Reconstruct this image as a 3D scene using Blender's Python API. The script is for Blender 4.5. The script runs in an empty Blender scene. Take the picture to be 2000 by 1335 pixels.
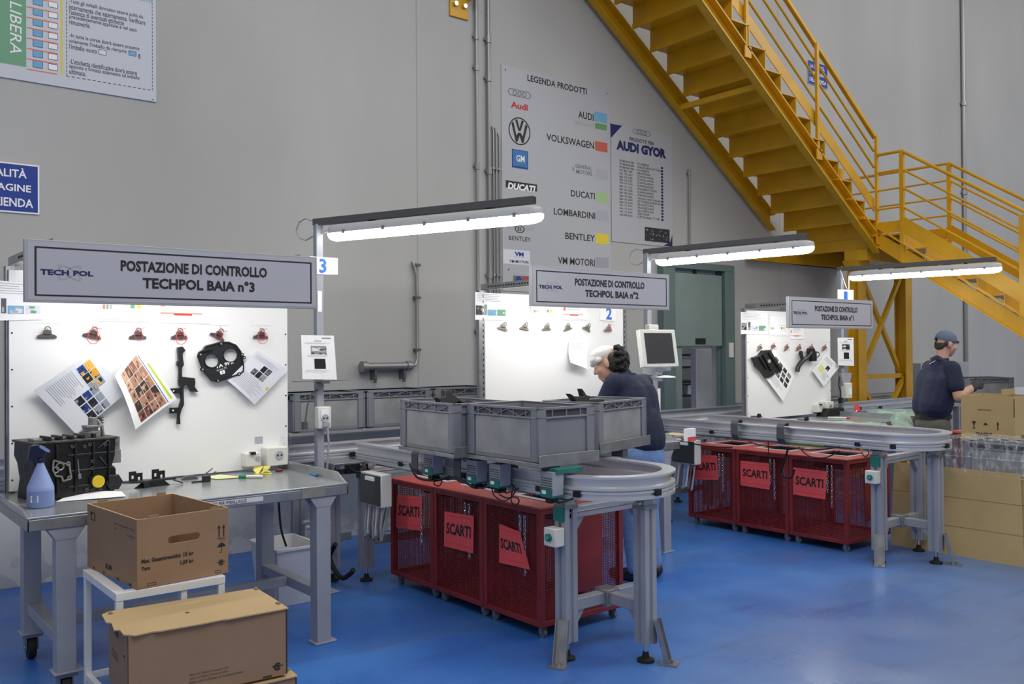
import bpy, bmesh, math, random
from math import sin, cos, pi, radians, sqrt
from mathutils import Vector, Matrix, noise

SC = bpy.context.scene
COL = SC.collection
# ------------------------------------------------------------------ camera
CAM = Vector((0, 0, 1.62))
FPX = 1753.83
YAW, PIT, ROL = radians(51.17558), radians(.45769), radians(-.40327)
CF = Vector((cos(YAW) * cos(PIT), sin(YAW) * cos(PIT), sin(PIT)))
_R = Vector((sin(YAW), -cos(YAW), 0))
_U = _R.cross(CF)
CR = _R * cos(ROL) + _U * sin(ROL)
CU = _U * cos(ROL) - _R * sin(ROL)
cam = bpy.data.cameras.new('camera')
cam.sensor_width = 36
cam.lens = 36 * FPX / 2000
cam.clip_end = 200
camo = bpy.data.objects.new('camera', cam)
COL.objects.link(camo)
camo.matrix_world = Matrix(((CR.x, CU.x, -CF.x, CAM.x), (CR.y, CU.y, -CF.y, CAM.y), (CR.z, CU.z, -CF.z, CAM.z), (0, 0, 0, 1)))
SC.camera = camo
# ------------------------------------------------------------------ world, hall lights, exposure
w = bpy.data.worlds.new('hall')
SC.world = w
w.use_nodes = True
w.node_tree.nodes['Background'].inputs[0].default_value = (.98, .99, 1, 1)
w.node_tree.nodes['Background'].inputs[1].default_value = .42
SC.view_settings.view_transform = 'Standard'
SC.view_settings.look = 'None'
SC.view_settings.exposure = 0
SC.view_settings.gamma = 1
SC.view_settings.use_curve_mapping = False


def area(name, loc, target, sx, sy, e, colr=(1, .97, .93)):
    l = bpy.data.lights.new(name, 'AREA')
    l.shape = 'RECTANGLE'
    l.size, l.size_y, l.energy, l.color = sx, sy, e, colr
    o = bpy.data.objects.new(name, l)
    COL.objects.link(o)
    o.location = loc
    o.rotation_euler = (Vector(target) - Vector(loc)).to_track_quat('-Z', 'Y').to_euler()
    return o


area('hall_light', (1.0, -.5, 8.5), (2.0, 4.0, 0), 6, 3, 250)
area('hall_light', (8.0, -.5, 8.5), (8.5, 3.0, 0), 6, 3, 200)
area('hall_light', (16.0, -1.0, 8.5), (16.5, 4.0, 0), 6, 3, 300)  # extra overhead light, added to brighten the right end of the wall
area('store_fill', (9.6, 8.2, 3.1), (9.8, 8.6, 0), 1.2, .6, 22)  # unseen fill, added to brighten the room behind the hatch
# light that the lamps of the bays throw is added with each lamp's own glowing tube


def ray(px, py):
    return CF + CR * ((px - 1000) / FPX) - CU * ((py - 667.5) / FPX)


def onz(px, py, z):
    v = ray(px, py)
    return CAM + v * ((z - CAM.z) / v.z)


def ony(px, py, y):
    v = ray(px, py)
    return CAM + v * (y / v.y)


def onx(px, py, x):
    v = ray(px, py)
    return CAM + v * (x / v.x)


def onp(px, py, p, n):
    v = ray(px, py)
    return CAM + v * ((p - CAM).dot(n) / v.dot(n))


# ------------------------------------------------------------------ materials
def lin(c):
    return tuple((x / 12.92 if x <= .04045 else ((x + .055) / 1.055) ** 2.4) for x in (k / 255 for k in c))


MATS = {}


def mat(name, rgb, rough=.5, metal=0, nz=0, nscale=8, bump=0, bscale=40, emit=0, alpha=1, trans=0, rgb2=None, coat=0, spec=.5):
    if name in MATS:
        return MATS[name]
    m = bpy.data.materials.new(name)
    m.use_nodes = True
    nt = m.node_tree
    b = nt.nodes['Principled BSDF']
    c = lin(rgb)
    b.inputs['Base Color'].default_value = (*c, 1)
    b.inputs['Roughness'].default_value = rough
    b.inputs['Metallic'].default_value = metal
    b.inputs['Specular IOR Level'].default_value = spec
    b.inputs['Coat Weight'].default_value = coat
    b.inputs['Alpha'].default_value = alpha
    b.inputs['Transmission Weight'].default_value = trans
    if emit:
        b.inputs['Emission Color'].default_value = (*c, 1)
        b.inputs['Emission Strength'].default_value = emit
    tc = nt.nodes.new('ShaderNodeTexCoord')
    if nz or rgb2:
        n = nt.nodes.new('ShaderNodeTexNoise')
        n.inputs['Scale'].default_value = nscale
        n.inputs['Detail'].default_value = 5
        nt.links.new(tc.outputs['Object'], n.inputs['Vector'])
        r = nt.nodes.new('ShaderNodeValToRGB')
        r.color_ramp.elements[0].position = .35
        r.color_ramp.elements[1].position = .65
        c2 = lin(rgb2) if rgb2 else tuple(min(1, x * (1 + nz)) for x in c)
        c1 = c if rgb2 else tuple(x * (1 - nz) for x in c)
        r.color_ramp.elements[0].color = (*c1, 1)
        r.color_ramp.elements[1].color = (*c2, 1)
        nt.links.new(n.outputs[0], r.inputs[0])
        nt.links.new(r.outputs[0], b.inputs['Base Color'])
    if bump:
        n2 = nt.nodes.new('ShaderNodeTexNoise')
        n2.inputs['Scale'].default_value = bscale
        bp = nt.nodes.new('ShaderNodeBump')
        bp.inputs['Strength'].default_value = bump
        bp.inputs['Distance'].default_value = .01
        nt.links.new(tc.outputs['Object'], n2.inputs['Vector'])
        nt.links.new(n2.outputs[0], bp.inputs['Height'])
        nt.links.new(bp.outputs[0], b.inputs['Normal'])
    MATS[name] = m
    return m


YEL = mat('yellow_paint', (206, 156, 22), .38, nz=.10, nscale=3)
ALU = mat('aluminium', (216, 218, 223), .3, .6, nz=.05, nscale=3)
ALUG = mat('anodised_profile', (168, 171, 180), .45, .35, nz=.04, nscale=4)
GALV = mat('galvanised_steel', (150, 152, 155), .33, .65, nz=.13, nscale=12)
STEEL = mat('table_steel', (168, 172, 175), .24, .5, nz=.10, nscale=5, bump=.04, bscale=30)
GPAINT = mat('grey_paint', (160, 163, 172), .45, nz=.06, nscale=5)
DGREY = mat('dark_grey_paint', (84, 85, 88), .45)
CHROME = mat('chrome', (205, 205, 205), .2, .95)
BLACK = mat('black_plastic', (20, 20, 22), .42)
BLACK2 = mat('black_satin', (36, 37, 39), .35, nz=.15, nscale=30)
WHEELG = mat('grey_wheel', (112, 112, 112), .5)
RUBBER = mat('black_rubber', (22, 22, 23), .7)
WBOARD = mat('white_laminate', (236, 236, 236), .35, spec=.3)
WPAINT = mat('white_paint', (228, 229, 230), .4, nz=.03, nscale=6)
PAPER = mat('paper', (244, 244, 246), .7, spec=.2)
PAPER2 = mat('paper_pale', (222, 224, 232), .7, spec=.2)
SIGNG = mat('sign_grey', (186, 186, 196), .3)
SIGNF = mat('sign_frame', (182, 183, 188), .35, .3)
BOARDG = mat('board_white', (180, 182, 187), .45)
CRATE = mat('crate_grey', (128, 131, 140), .5, nz=.05, nscale=4)
CRATED = mat('crate_label_grey', (150, 152, 154), .35, nz=.14, nscale=6)
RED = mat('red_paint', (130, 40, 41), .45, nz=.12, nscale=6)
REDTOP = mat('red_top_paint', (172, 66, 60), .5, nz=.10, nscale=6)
REDCARD = mat('red_card', (232, 84, 86), .55, nz=.04, nscale=5)
CARD = mat('cardboard', (152, 124, 100), .75, nz=.04, nscale=5, spec=.2)
CARDL = mat('cardboard_light', (188, 162, 122), .75, nz=.03, nscale=5, spec=.2)
CARDY = mat('cardboard_sheet', (186, 164, 120), .75, nz=.05, nscale=3, spec=.2)
INK = mat('black_ink', (34, 34, 38), .6)
INKG = mat('grey_ink', (120, 122, 130), .6)
INKL = mat('pale_grey_ink', (172, 174, 182), .6)
INKB = mat('blue_ink', (28, 60, 150), .6)
INKN = mat('navy_ink', (30, 34, 96), .6)
INKR = mat('red_ink', (196, 44, 50), .6)
BROWNI = mat('brown_ink', (52, 40, 34), .7)
INKO = mat('orange_ink', (226, 120, 70), .6)
INKY = mat('yellow_ink', (226, 204, 60), .6)
INKGR = mat('green_ink', (112, 164, 132), .6)
INKC = mat('sky_blue_ink', (112, 172, 208), .6)
TEAL = mat('teal_plastic', (26, 112, 104), .45)
GREEN = mat('green_door_paint', (124, 142, 139), .45, nz=.05, nscale=3)
GREEND = mat('dark_green_paint', (98, 118, 116), .45)
PVCW = mat('white_plastic', (222, 222, 216), .4)
TUBEL = mat('lamp_glow', (255, 253, 248), .4, emit=16)
TUBES = mat('sign_lamp_glow', (255, 253, 248), .4, emit=26)
CLEAR = mat('lamp_housing', (196, 198, 200), .35)
NAVY = mat('navy_cloth', (34, 42, 66), .85, nz=.12, nscale=12, bump=.3, bscale=60)
VEST = mat('navy_quilt', (26, 34, 66), .6, nz=.1, nscale=10, bump=.5, bscale=14)
JEANS = mat('blue_denim', (110, 140, 190), .85, nz=.1, nscale=30)
TROUS = mat('grey_trousers', (96, 96, 90), .85, nz=.1, nscale=12, bump=.3, bscale=20)
SKIN = mat('skin', (206, 160, 138), .5)
HAIR = mat('dark_hair', (24, 20, 18), .6, bump=.8, bscale=90)
CAPW = mat('white_cap_cloth', (232, 232, 228), .8, bump=.4, bscale=50)
CAPB = mat('grey_blue_cap_cloth', (104, 116, 140), .8)
GLOVE = mat('dark_glove', (60, 60, 60), .8, bump=.3, bscale=60)
PIPE = mat('conduit_metal', (150, 150, 152), .4, .6)
FILM = mat('clear_film', (235, 238, 240), .2, alpha=.28, bump=.8, bscale=22)
_nt = FILM.node_tree
_tc, _n, _mp, _r = (_nt.nodes.new(k) for k in ('ShaderNodeTexCoord', 'ShaderNodeTexNoise', 'ShaderNodeMapping', 'ShaderNodeMapRange'))
_mp.inputs['Scale'].default_value = (1, 1, .35)
_n.inputs['Scale'].default_value, _n.inputs['Detail'].default_value, _n.inputs['Roughness'].default_value = 26, 6, .7
_r.inputs[1].default_value, _r.inputs[2].default_value, _r.inputs[3].default_value, _r.inputs[4].default_value = .48, .72, .10, .8
_nt.links.new(_tc.outputs['Object'], _mp.inputs['Vector'])
_nt.links.new(_mp.outputs[0], _n.inputs['Vector'])
_nt.links.new(_n.outputs[0], _r.inputs[0])
_nt.links.new(_r.outputs[0], _nt.nodes['Principled BSDF'].inputs['Alpha'])
FILMG = mat('green_bubble_film', (178, 214, 196), .25, alpha=.75, bump=.8, bscale=40, nz=.15, nscale=14)
SCREEN = mat('dark_screen', (58, 58, 62), .25)


# ------------------------------------------------------------------ mesh builder
_tcache = {}


def text_geo(s, bold=0, shear=0):
    k = (s, bold, shear)
    if k in _tcache:
        return _tcache[k]
    cu = bpy.data.curves.new('lettering', 'FONT')
    cu.body = s
    cu.size = 1
    cu.resolution_u = 2
    cu.offset = bold
    cu.shear = shear
    ob = bpy.data.objects.new('lettering', cu)
    COL.objects.link(ob)
    bpy.context.view_layer.update()
    me = bpy.data.meshes.new_from_object(ob.evaluated_get(bpy.context.evaluated_depsgraph_get()))
    vs = [v.co.copy() for v in me.vertices]
    fs = [tuple(p.vertices) for p in me.polygons]
    bpy.data.objects.remove(ob)
    bpy.data.curves.remove(cu)
    bpy.data.meshes.remove(me)
    x0, x1 = min(v.x for v in vs), max(v.x for v in vs)
    y0, y1 = min(v.y for v in vs), max(v.y for v in vs)
    g = ([((v.x - x0) / (x1 - x0), (v.y - y0) / (y1 - y0)) for v in vs], fs, (x1 - x0) / (y1 - y0))
    _tcache[k] = g
    return g


class MB:
    def __init__(s, M=None):
        s.v, s.f, s.mi, s.mats = [], [], [], []
        s.M = M or Matrix()

    def add(s, vs, fs, m):
        if m not in s.mats:
            s.mats.append(m)
        k = s.mats.index(m)
        n = len(s.v)
        s.v += [s.M @ Vector(v) for v in vs]
        s.f += [tuple(i + n for i in f) for f in fs]
        s.mi += [k] * len(fs)
        return s

    def box(s, c, d, m, rz=0, R=None):
        R = R or Matrix.Rotation(rz, 3, 'Z')
        vs = [Vector(c) + R @ Vector((x * d[0] / 2, y * d[1] / 2, z * d[2] / 2)) for x in (-1, 1) for y in (-1, 1) for z in (-1, 1)]
        return s.add(vs, [(0, 1, 3, 2), (4, 6, 7, 5), (0, 4, 5, 1), (2, 3, 7, 6), (0, 2, 6, 4), (1, 5, 7, 3)], m)

    def b2(s, a, b, m):
        return s.box([(a[i] + b[i]) / 2 for i in range(3)], [abs(a[i] - b[i]) for i in range(3)], m)

    def bar(s, p, q, wd, h, m, up=(0, 0, 1)):
        p, q = Vector(p), Vector(q)
        t = (q - p).normalized()
        up = Vector(up)
        a = t.cross(up)
        if a.length < 1e-4:
            a = t.cross(Vector((0, 1, 0)))
        a.normalize()
        b = a.cross(t)
        vs = []
        for e in (p, q):
            vs += [e + a * (i * wd / 2) + b * (j * h / 2) for i, j in ((-1, -1), (1, -1), (1, 1), (-1, 1))]
        return s.add(vs, [(0, 1, 2, 3), (7, 6, 5, 4), (0, 4, 5, 1), (1, 5, 6, 2), (2, 6, 7, 3), (3, 7, 4, 0)], m)

    def tube(s, pts, r, m, n=8, closed=False):
        pts = [Vector(p) for p in pts]
        N = len(pts)
        rr = r if isinstance(r, (list, tuple)) else [r] * N
        vs, fs = [], []
        prev = None
        for i, p in enumerate(pts):
            if closed:
                t = pts[(i + 1) % N] - pts[i - 1]
            else:
                t = pts[min(i + 1, N - 1)] - pts[max(i - 1, 0)]
            t.normalize()
            if prev is None:
                a = t.orthogonal().normalized()
            else:
                a = (prev - t * prev.dot(t))
                a = a.normalized() if a.length > 1e-5 else t.orthogonal().normalized()
            prev = a
            b = t.cross(a)
            vs += [p + (a * cos(2 * pi * k / n) + b * sin(2 * pi * k / n)) * rr[i] for k in range(n)]
        for i in range(N if closed else N - 1):
            j = (i + 1) % N
            fs += [(i * n + k, i * n + (k + 1) % n, j * n + (k + 1) % n, j * n + k) for k in range(n)]
        if not closed:
            fs += [tuple(range(n))[::-1], tuple((N - 1) * n + k for k in range(n))]
        return s.add(vs, fs, m)

    def cyl(s, p, q, r, m, n=16, r2=None):
        return s.tube([p, q], [r, r if r2 is None else r2], m, n)

    def lathe(s, prof, c, m, n=20, axis='Z'):
        vs, fs = [], []
        c = Vector(c)
        for r, z in prof:
            for k in range(n):
                a = 2 * pi * k / n
                x, y = r * cos(a), r * sin(a)
                vs.append(c + (Vector((x, y, z)) if axis == 'Z' else Vector((x, z, y)) if axis == 'Y' else Vector((z, x, y))))
        for i in range(len(prof) - 1):
            fs += [(i * n + k, i * n + (k + 1) % n, (i + 1) * n + (k + 1) % n, (i + 1) * n + k) for k in range(n)]
        fs += [tuple(range(n))[::-1], tuple((len(prof) - 1) * n + k for k in range(n))]
        return s.add(vs, fs, m)

    def prism(s, poly, o, ax, ay, az, m):
        """poly in (ax, ay) from o, extruded along az"""
        o, ax, ay, az = Vector(o), Vector(ax), Vector(ay), Vector(az)
        n = len(poly)
        a = [o + ax * x + ay * y for x, y in poly]
        vs = a + [p + az for p in a]
        fs = [tuple(range(n))[::-1], tuple(range(n, 2 * n))] + [(i, (i + 1) % n, n + (i + 1) % n, n + i) for i in range(n)]
        return s.add(vs, fs, m)

    def sweep(s, prof, path, m, closed_path=False):
        """prof: closed polygon of (outward, z); path: list of (x, y) with outward to the left of travel"""
        n, N = len(prof), len(path)
        vs, fs = [], []
        for i, p in enumerate(path):
            a, b = Vector(path[max(i - 1, 0)]), Vector(path[min(i + 1, N - 1)])
            t = (b - a).normalized()
            o = Vector((t.y, -t.x))
            vs += [(p[0] + o.x * q[0], p[1] + o.y * q[0], q[1]) for q in prof]
        for i in range(N - 1):
            fs += [(i * n + k, (i + 1) * n + k, (i + 1) * n + (k + 1) % n, i * n + (k + 1) % n) for k in range(n)]
        fs += [tuple(range(n)), tuple((N - 1) * n + k for k in range(n))[::-1]]
        return s.add(vs, fs, m)

    def sph(s, c, r, m, n=12, sc=(1, 1, 1)):
        c = Vector(c)
        vs, fs = [], []
        h = n // 2
        for i in range(h + 1):
            t = pi * i / h
            for k in range(n):
                a = 2 * pi * k / n
                vs.append(c + Vector((sin(t) * cos(a) * r * sc[0], sin(t) * sin(a) * r * sc[1], cos(t) * r * sc[2])))
        for i in range(h):
            fs += [(i * n + k, (i + 1) * n + k, (i + 1) * n + (k + 1) % n, i * n + (k + 1) % n) for k in range(n)]
        return s.add(vs, fs, m)

    def build(s, name, parent=None, origin=None, bevel=0, smooth=35, label=None):
        off = Vector(origin) if origin is not None else (parent_loc(parent) if parent else Vector((0, 0, 0)))
        me = bpy.data.meshes.new(name)
        me.from_pydata([v - off for v in s.v], [], s.f)
        for m in s.mats:
            me.materials.append(m)
        me.polygons.foreach_set('material_index', s.mi)
        bm = bmesh.new()
        bm.from_mesh(me)
        bmesh.ops.recalc_face_normals(bm, faces=bm.faces)
        bm.to_mesh(me)
        bm.free()
        if smooth:
            me.shade_smooth()
            me.set_sharp_from_angle(angle=radians(smooth))
        o = bpy.data.objects.new(name, me)
        COL.objects.link(o)
        if parent:
            o.parent = parent
        else:
            o.location = off
        if bevel:
            b = o.modifiers.new('bevel', 'BEVEL')
            b.width = bevel
            b.segments = 2
            b.limit_method = 'ANGLE'
            b.angle_limit = radians(40)
        if label:
            o['label'] = label
        return o


def parent_loc(o):
    l = o.location.copy()
    while o.parent:
        o = o.parent
        l += o.location
    return l


def tag(o, label, cat, group=None, kind=None):
    o['label'] = label
    o['category'] = cat
    if group:
        o['group'] = group
    if kind:
        o['kind'] = kind
    return o


def struct(o):
    o['kind'] = 'structure'
    return o


def thing(name, label, cat, loc=(0, 0, 0), group=None):
    o = bpy.data.objects.new(name, None)
    o.empty_display_size = .1
    COL.objects.link(o)
    o.location = loc
    return tag(o, label, cat, group)


def dup(root, loc, label=None, rz=None, group=None):
    def rec(o, par):
        c = o.copy()
        COL.objects.link(c)
        if par:
            c.parent = par
        for ch in list(o.children):
            rec(ch, c)
        return c
    r = rec(root, None)
    r.location = loc
    if rz is not None:
        r.rotation_euler = (0, 0, rz)
    if label:
        r['label'] = label
    if group:
        r['group'] = group
    return r


# a printed sheet: quad with thickness, prints as coloured faces on its front
class Sheet:
    def __init__(s, tl, tr, br, bl, base, thick=.002, curl=None, grid=1):
        s.c = [Vector(p) for p in (tl, tr, br, bl)]
        s.n = (s.c[3] - s.c[0]).cross(s.c[1] - s.c[0]).normalized()
        if s.n.dot(CAM - s.c[0]) < 0:
            s.n = -s.n
        s.mb = MB()
        s.k = 1
        s.curl = curl
        g = grid
        vs = [s.P(i / g, j / g, 0) for j in range(g + 1) for i in range(g + 1)] + [s.P(i / g, j / g, -thick) for j in range(g + 1) for i in range(g + 1)]
        q = (g + 1) ** 2
        fs = []
        for j in range(g):
            for i in range(g):
                a = j * (g + 1) + i
                fs.append((a, a + 1, a + g + 2, a + g + 1))
                fs.append((q + a, q + a + g + 1, q + a + g + 2, q + a + 1))
        edge = [i for i in range(g + 1)] + [j * (g + 1) + g for j in range(1, g + 1)] + [g * (g + 1) + i for i in range(g - 1, -1, -1)] + [j * (g + 1) for j in range(g - 1, 0, -1)]
        for i in range(len(edge)):
            a, b = edge[i], edge[(i + 1) % len(edge)]
            fs.append((a, b, q + b, q + a))
        s.mb.add(vs, fs, base)

    def P(s, u, v, off):
        a = s.c[0] * (1 - u) + s.c[1] * u
        b = s.c[3] * (1 - u) + s.c[2] * u
        d = s.curl(u, v) if s.curl else 0
        return a * (1 - v) + b * v + s.n * (off + d)

    def uv(s, px, py):
        p = onp(px, py, s.c[0], s.n) - s.c[0]
        e, f = s.c[1] - s.c[0], s.c[3] - s.c[0]
        ee, ff, ef = e.dot(e), f.dot(f), e.dot(f)
        d = ee * ff - ef * ef
        return ((p.dot(e) * ff - p.dot(f) * ef) / d, (p.dot(f) * ee - p.dot(e) * ef) / d)

    def rect(s, u0, v0, u1, v1, m, off=None):
        if not s.curl:
            return s.poly([(u0, v0), (u1, v0), (u1, v1), (u0, v1)], m, off)
        nu, nv = max(1, int(abs(u1 - u0) / .05)), max(1, int(abs(v1 - v0) / .05))
        for i in range(nu):
            for j in range(nv):
                a, b, c, d = (u0 + (u1 - u0) * i / nu, u0 + (u1 - u0) * (i + 1) / nu, v0 + (v1 - v0) * j / nv, v0 + (v1 - v0) * (j + 1) / nv)
                s.poly([(a, c), (b, c), (b, d), (a, d)], m, off)

    def poly(s, uvs, m, off=None):
        o = .0008 if off is None else off
        s.mb.add([s.P(u, v, o) for u, v in uvs], [tuple(range(len(uvs)))], m)

    def frame(s, u0, v0, u1, v1, tu, tv, m):
        s.rect(u0, v0, u1, v0 + tv, m)
        s.rect(u0, v1 - tv, u1, v1, m)
        s.rect(u0, v0 + tv, u0 + tu, v1 - tv, m)
        s.rect(u1 - tu, v0 + tv, u1, v1 - tv, m)

    def text(s, st, u0, v0, u1, v1, m, bold=0, shear=0, off=.0016, rot=False):
        g, fs, _ = text_geo(st, bold, shear)
        if rot:
            vs = [s.P(u0 + (u1 - u0) * y, v0 + (v1 - v0) * x, off) for x, y in g]
        else:
            vs = [s.P(u0 + (u1 - u0) * x, v1 + (v0 - v1) * y, off) for x, y in g]
        s.mb.add(vs, fs, m)

    def ring(s, u, v, ru, rv, w, m, n=28, off=.0012, a0=0, a1=2 * pi):
        vs, fs = [], []
        for i in range(n + 1):
            a = a0 + (a1 - a0) * i / n
            vs += [s.P(u + cos(a) * ru, v + sin(a) * rv, off), s.P(u + cos(a) * ru * (1 - w), v + sin(a) * rv * (1 - w), off)]
        fs = [(2 * i, 2 * i + 2, 2 * i + 3, 2 * i + 1) for i in range(n)]
        s.mb.add(vs, fs, m)

    # the same in pixels of the photograph, unprojected on the sheet's own plane
    def prect(s, x0, y0, x1, y1, m, off=None):
        a, b = s.uv(x0, y0), s.uv(x1, y1)
        s.rect(*a, *b, m, off)

    def ptext(s, st, x0, y0, x1, y1, m, **k):
        a, b = s.uv(x0, y0), s.uv(x1, y1)
        s.text(st, *a, *b, m, **k)

    def lines(s, u0, v0, u1, v1, n, m, rnd=None, fill=.35):
        for i in range(n):
            h = (v1 - v0) / n
            e = u1 - (u1 - u0) * (rnd.random() * .35 if rnd else 0)
            s.rect(u0, v0 + h * i, e, v0 + h * (i + fill), m)

    def build(s, name, parent=None, label=None, cat=None, group=None):
        c = sum(s.c, Vector()) / 4
        o = s.mb.build(name, parent, origin=None if parent else c, smooth=0)
        if cat:
            tag(o, label, cat, group)
        return o


def rectsheet(x0, x1, y, z0, z1, base, **k):
    """sheet facing the room (-Y)"""
    return Sheet((x0, y, z1), (x1, y, z1), (x1, y, z0), (x0, y, z0), base, **k)
# ------------------------------------------------------------------ setting
WY = 7.012


def wall_material():
    m = mat('wall_paint', (176, 177, 176), .6, spec=.3)
    nt = m.node_tree
    b = nt.nodes['Principled BSDF']
    tc = nt.nodes.new('ShaderNodeTexCoord')
    n1 = nt.nodes.new('ShaderNodeTexNoise')
    n1.inputs['Scale'].default_value = .7
    n1.inputs['Detail'].default_value = 6
    mp = nt.nodes.new('ShaderNodeMapping')
    mp.inputs['Scale'].default_value = (1, 1, .45)
    nt.links.new(tc.outputs['Object'], mp.inputs['Vector'])
    nt.links.new(mp.outputs[0], n1.inputs['Vector'])
    r = nt.nodes.new('ShaderNodeValToRGB')
    r.color_ramp.elements[0].position, r.color_ramp.elements[1].position = .3, .7
    r.color_ramp.elements[0].color = (*lin((171, 171, 170)), 1)
    r.color_ramp.elements[1].color = (*lin((186, 186, 185)), 1)
    nt.links.new(n1.outputs[0], r.inputs[0])
    # joints of the precast panels
    sx = nt.nodes.new('ShaderNodeSeparateXYZ')
    nt.links.new(tc.outputs['Object'], sx.inputs[0])
    last = r.outputs[0]
    for xj in (4.53, 10.2):
        d = nt.nodes.new('ShaderNodeMath'); d.operation = 'SUBTRACT'; d.inputs[1].default_value = xj
        nt.links.new(sx.outputs[0], d.inputs[0])
        a = nt.nodes.new('ShaderNodeMath'); a.operation = 'ABSOLUTE'
        nt.links.new(d.outputs[0], a.inputs[0])
        l = nt.nodes.new('ShaderNodeMath'); l.operation = 'LESS_THAN'; l.inputs[1].default_value = .006
        nt.links.new(a.outputs[0], l.inputs[0])
        mx = nt.nodes.new('ShaderNodeMixRGB')
        mx.inputs[2].default_value = (*lin((140, 140, 140)), 1)
        sc = nt.nodes.new('ShaderNodeMath'); sc.operation = 'MULTIPLY'; sc.inputs[1].default_value = .6
        nt.links.new(l.outputs[0], sc.inputs[0])
        nt.links.new(sc.outputs[0], mx.inputs[0])
        nt.links.new(last, mx.inputs[1])
        last = mx.outputs[0]
    # lighter colour on the lower part of the wall
    dd = nt.nodes.new('ShaderNodeMath'); dd.operation = 'LESS_THAN'; dd.inputs[1].default_value = .86
    nt.links.new(sx.outputs[2], dd.inputs[0])
    mx = nt.nodes.new('ShaderNodeMixRGB')
    mx.inputs[2].default_value = (*lin((222, 222, 220)), 1)
    nt.links.new(dd.outputs[0], mx.inputs[0]); nt.links.new(last, mx.inputs[1])
    last = mx.outputs[0]
    # dirty scuffs near the foot of the wall
    zz = nt.nodes.new('ShaderNodeMapRange')
    zz.inputs[1].default_value, zz.inputs[2].default_value = .0, .35
    zz.inputs[3].default_value, zz.inputs[4].default_value = .35, 0
    nt.links.new(sx.outputs[2], zz.inputs[0])
    n2 = nt.nodes.new('ShaderNodeTexNoise'); n2.inputs['Scale'].default_value = 9; n2.inputs['Detail'].default_value = 8
    nt.links.new(tc.outputs['Object'], n2.inputs['Vector'])
    g = nt.nodes.new('ShaderNodeMath'); g.operation = 'GREATER_THAN'; g.inputs[1].default_value = .52
    nt.links.new(n2.outputs[0], g.inputs[0])
    mu = nt.nodes.new('ShaderNodeMath'); mu.operation = 'MULTIPLY'
    nt.links.new(g.outputs[0], mu.inputs[0]); nt.links.new(zz.outputs[0], mu.inputs[1])
    mx = nt.nodes.new('ShaderNodeMixRGB')
    mx.inputs[2].default_value = (*lin((120, 118, 112)), 1)
    nt.links.new(mu.outputs[0], mx.inputs[0]); nt.links.new(last, mx.inputs[1])
    last = mx.outputs[0]
    nt.links.new(last, b.inputs['Base Color'])
    return m


def floor_material():
    m = mat('floor_epoxy', (30, 104, 200), .3)
    nt = m.node_tree
    b = nt.nodes['Principled BSDF']
    tc = nt.nodes.new('ShaderNodeTexCoord')

    def nz(scale, detail, stretch, lo, hi):
        mp = nt.nodes.new('ShaderNodeMapping')
        mp.inputs['Scale'].default_value = stretch
        mp.inputs['Rotation'].default_value = (0, 0, .5)
        nt.links.new(tc.outputs['Object'], mp.inputs['Vector'])
        n = nt.nodes.new('ShaderNodeTexNoise')
        n.inputs['Scale'].default_value, n.inputs['Detail'].default_value = scale, detail
        nt.links.new(mp.outputs[0], n.inputs['Vector'])
        r = nt.nodes.new('ShaderNodeMapRange')
        r.interpolation_type = 'SMOOTHSTEP'
        r.inputs[1].default_value, r.inputs[2].default_value = lo, hi
        nt.links.new(n.outputs[0], r.inputs[0])
        return r.outputs[0]

    def mix(fac, a, colr, k=1):
        mu = nt.nodes.new('ShaderNodeMath'); mu.operation = 'MULTIPLY'; mu.inputs[1].default_value = k
        nt.links.new(fac, mu.inputs[0])
        x = nt.nodes.new('ShaderNodeMixRGB')
        x.inputs[2].default_value = (*lin(colr), 1)
        nt.links.new(mu.outputs[0], x.inputs[0])
        if isinstance(a, tuple):
            x.inputs[1].default_value = (*lin(a), 1)
        else:
            nt.links.new(a, x.inputs[1])
        return x.outputs[0]
    # worn grey aisle in front, fading into clean blue paint between the stations
    sx = nt.nodes.new('ShaderNodeSeparateXYZ')
    nt.links.new(tc.outputs['Object'], sx.inputs[0])
    ad = nt.nodes.new('ShaderNodeMath'); ad.operation = 'MULTIPLY_ADD'; ad.inputs[1].default_value = -.22
    nt.links.new(sx.outputs[0], ad.inputs[0]); nt.links.new(sx.outputs[1], ad.inputs[2])
    ai = nt.nodes.new('ShaderNodeMapRange'); ai.interpolation_type = 'SMOOTHSTEP'
    ai.inputs[1].default_value, ai.inputs[2].default_value, ai.inputs[3].default_value, ai.inputs[4].default_value = .4, 3.4, .85, .05
    nt.links.new(ad.outputs[0], ai.inputs[0])
    c = mix(nz(.8, 5, (1, 1, 1), .35, .7), (42, 102, 190), (62, 127, 208))
    c = mix(ai.outputs[0], c, (112, 128, 158))
    c = mix(nz(1.3, 6, (.5, 1.6, 1), .45, .8), c, (98, 118, 158), .55)
    c = mix(nz(2.6, 7, (.35, 2.2, 1), .55, .85), c, (44, 70, 116), .6)
    nt.links.new(c, b.inputs['Base Color'])
    rr = nt.nodes.new('ShaderNodeMapRange'); rr.inputs[3].default_value, rr.inputs[4].default_value = .2, .5
    nt.links.new(nz(1.3, 5, (1, 1, 1), .3, .7), rr.inputs[0]); nt.links.new(rr.outputs[0], b.inputs['Roughness'])
    return m


struct(MB().b2((-10, -14, -.1), (34, 12, 0), floor_material()).build('floor', origin=(0, 0, 0)))
wm = wall_material()
wb = MB()
DX0, DX1, DZ = 7.98, 9.08, 2.56
wb.b2((-10, WY, 0), (DX0, WY + .25, 9), wm)
wb.b2((DX1, WY, 0), (34, WY + .25, 9), wm)
wb.b2((DX0, WY, DZ), (DX1, WY + .25, 9), wm)
struct(wb.build('wall_back', origin=(0, 0, 0), smooth=0))

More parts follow.
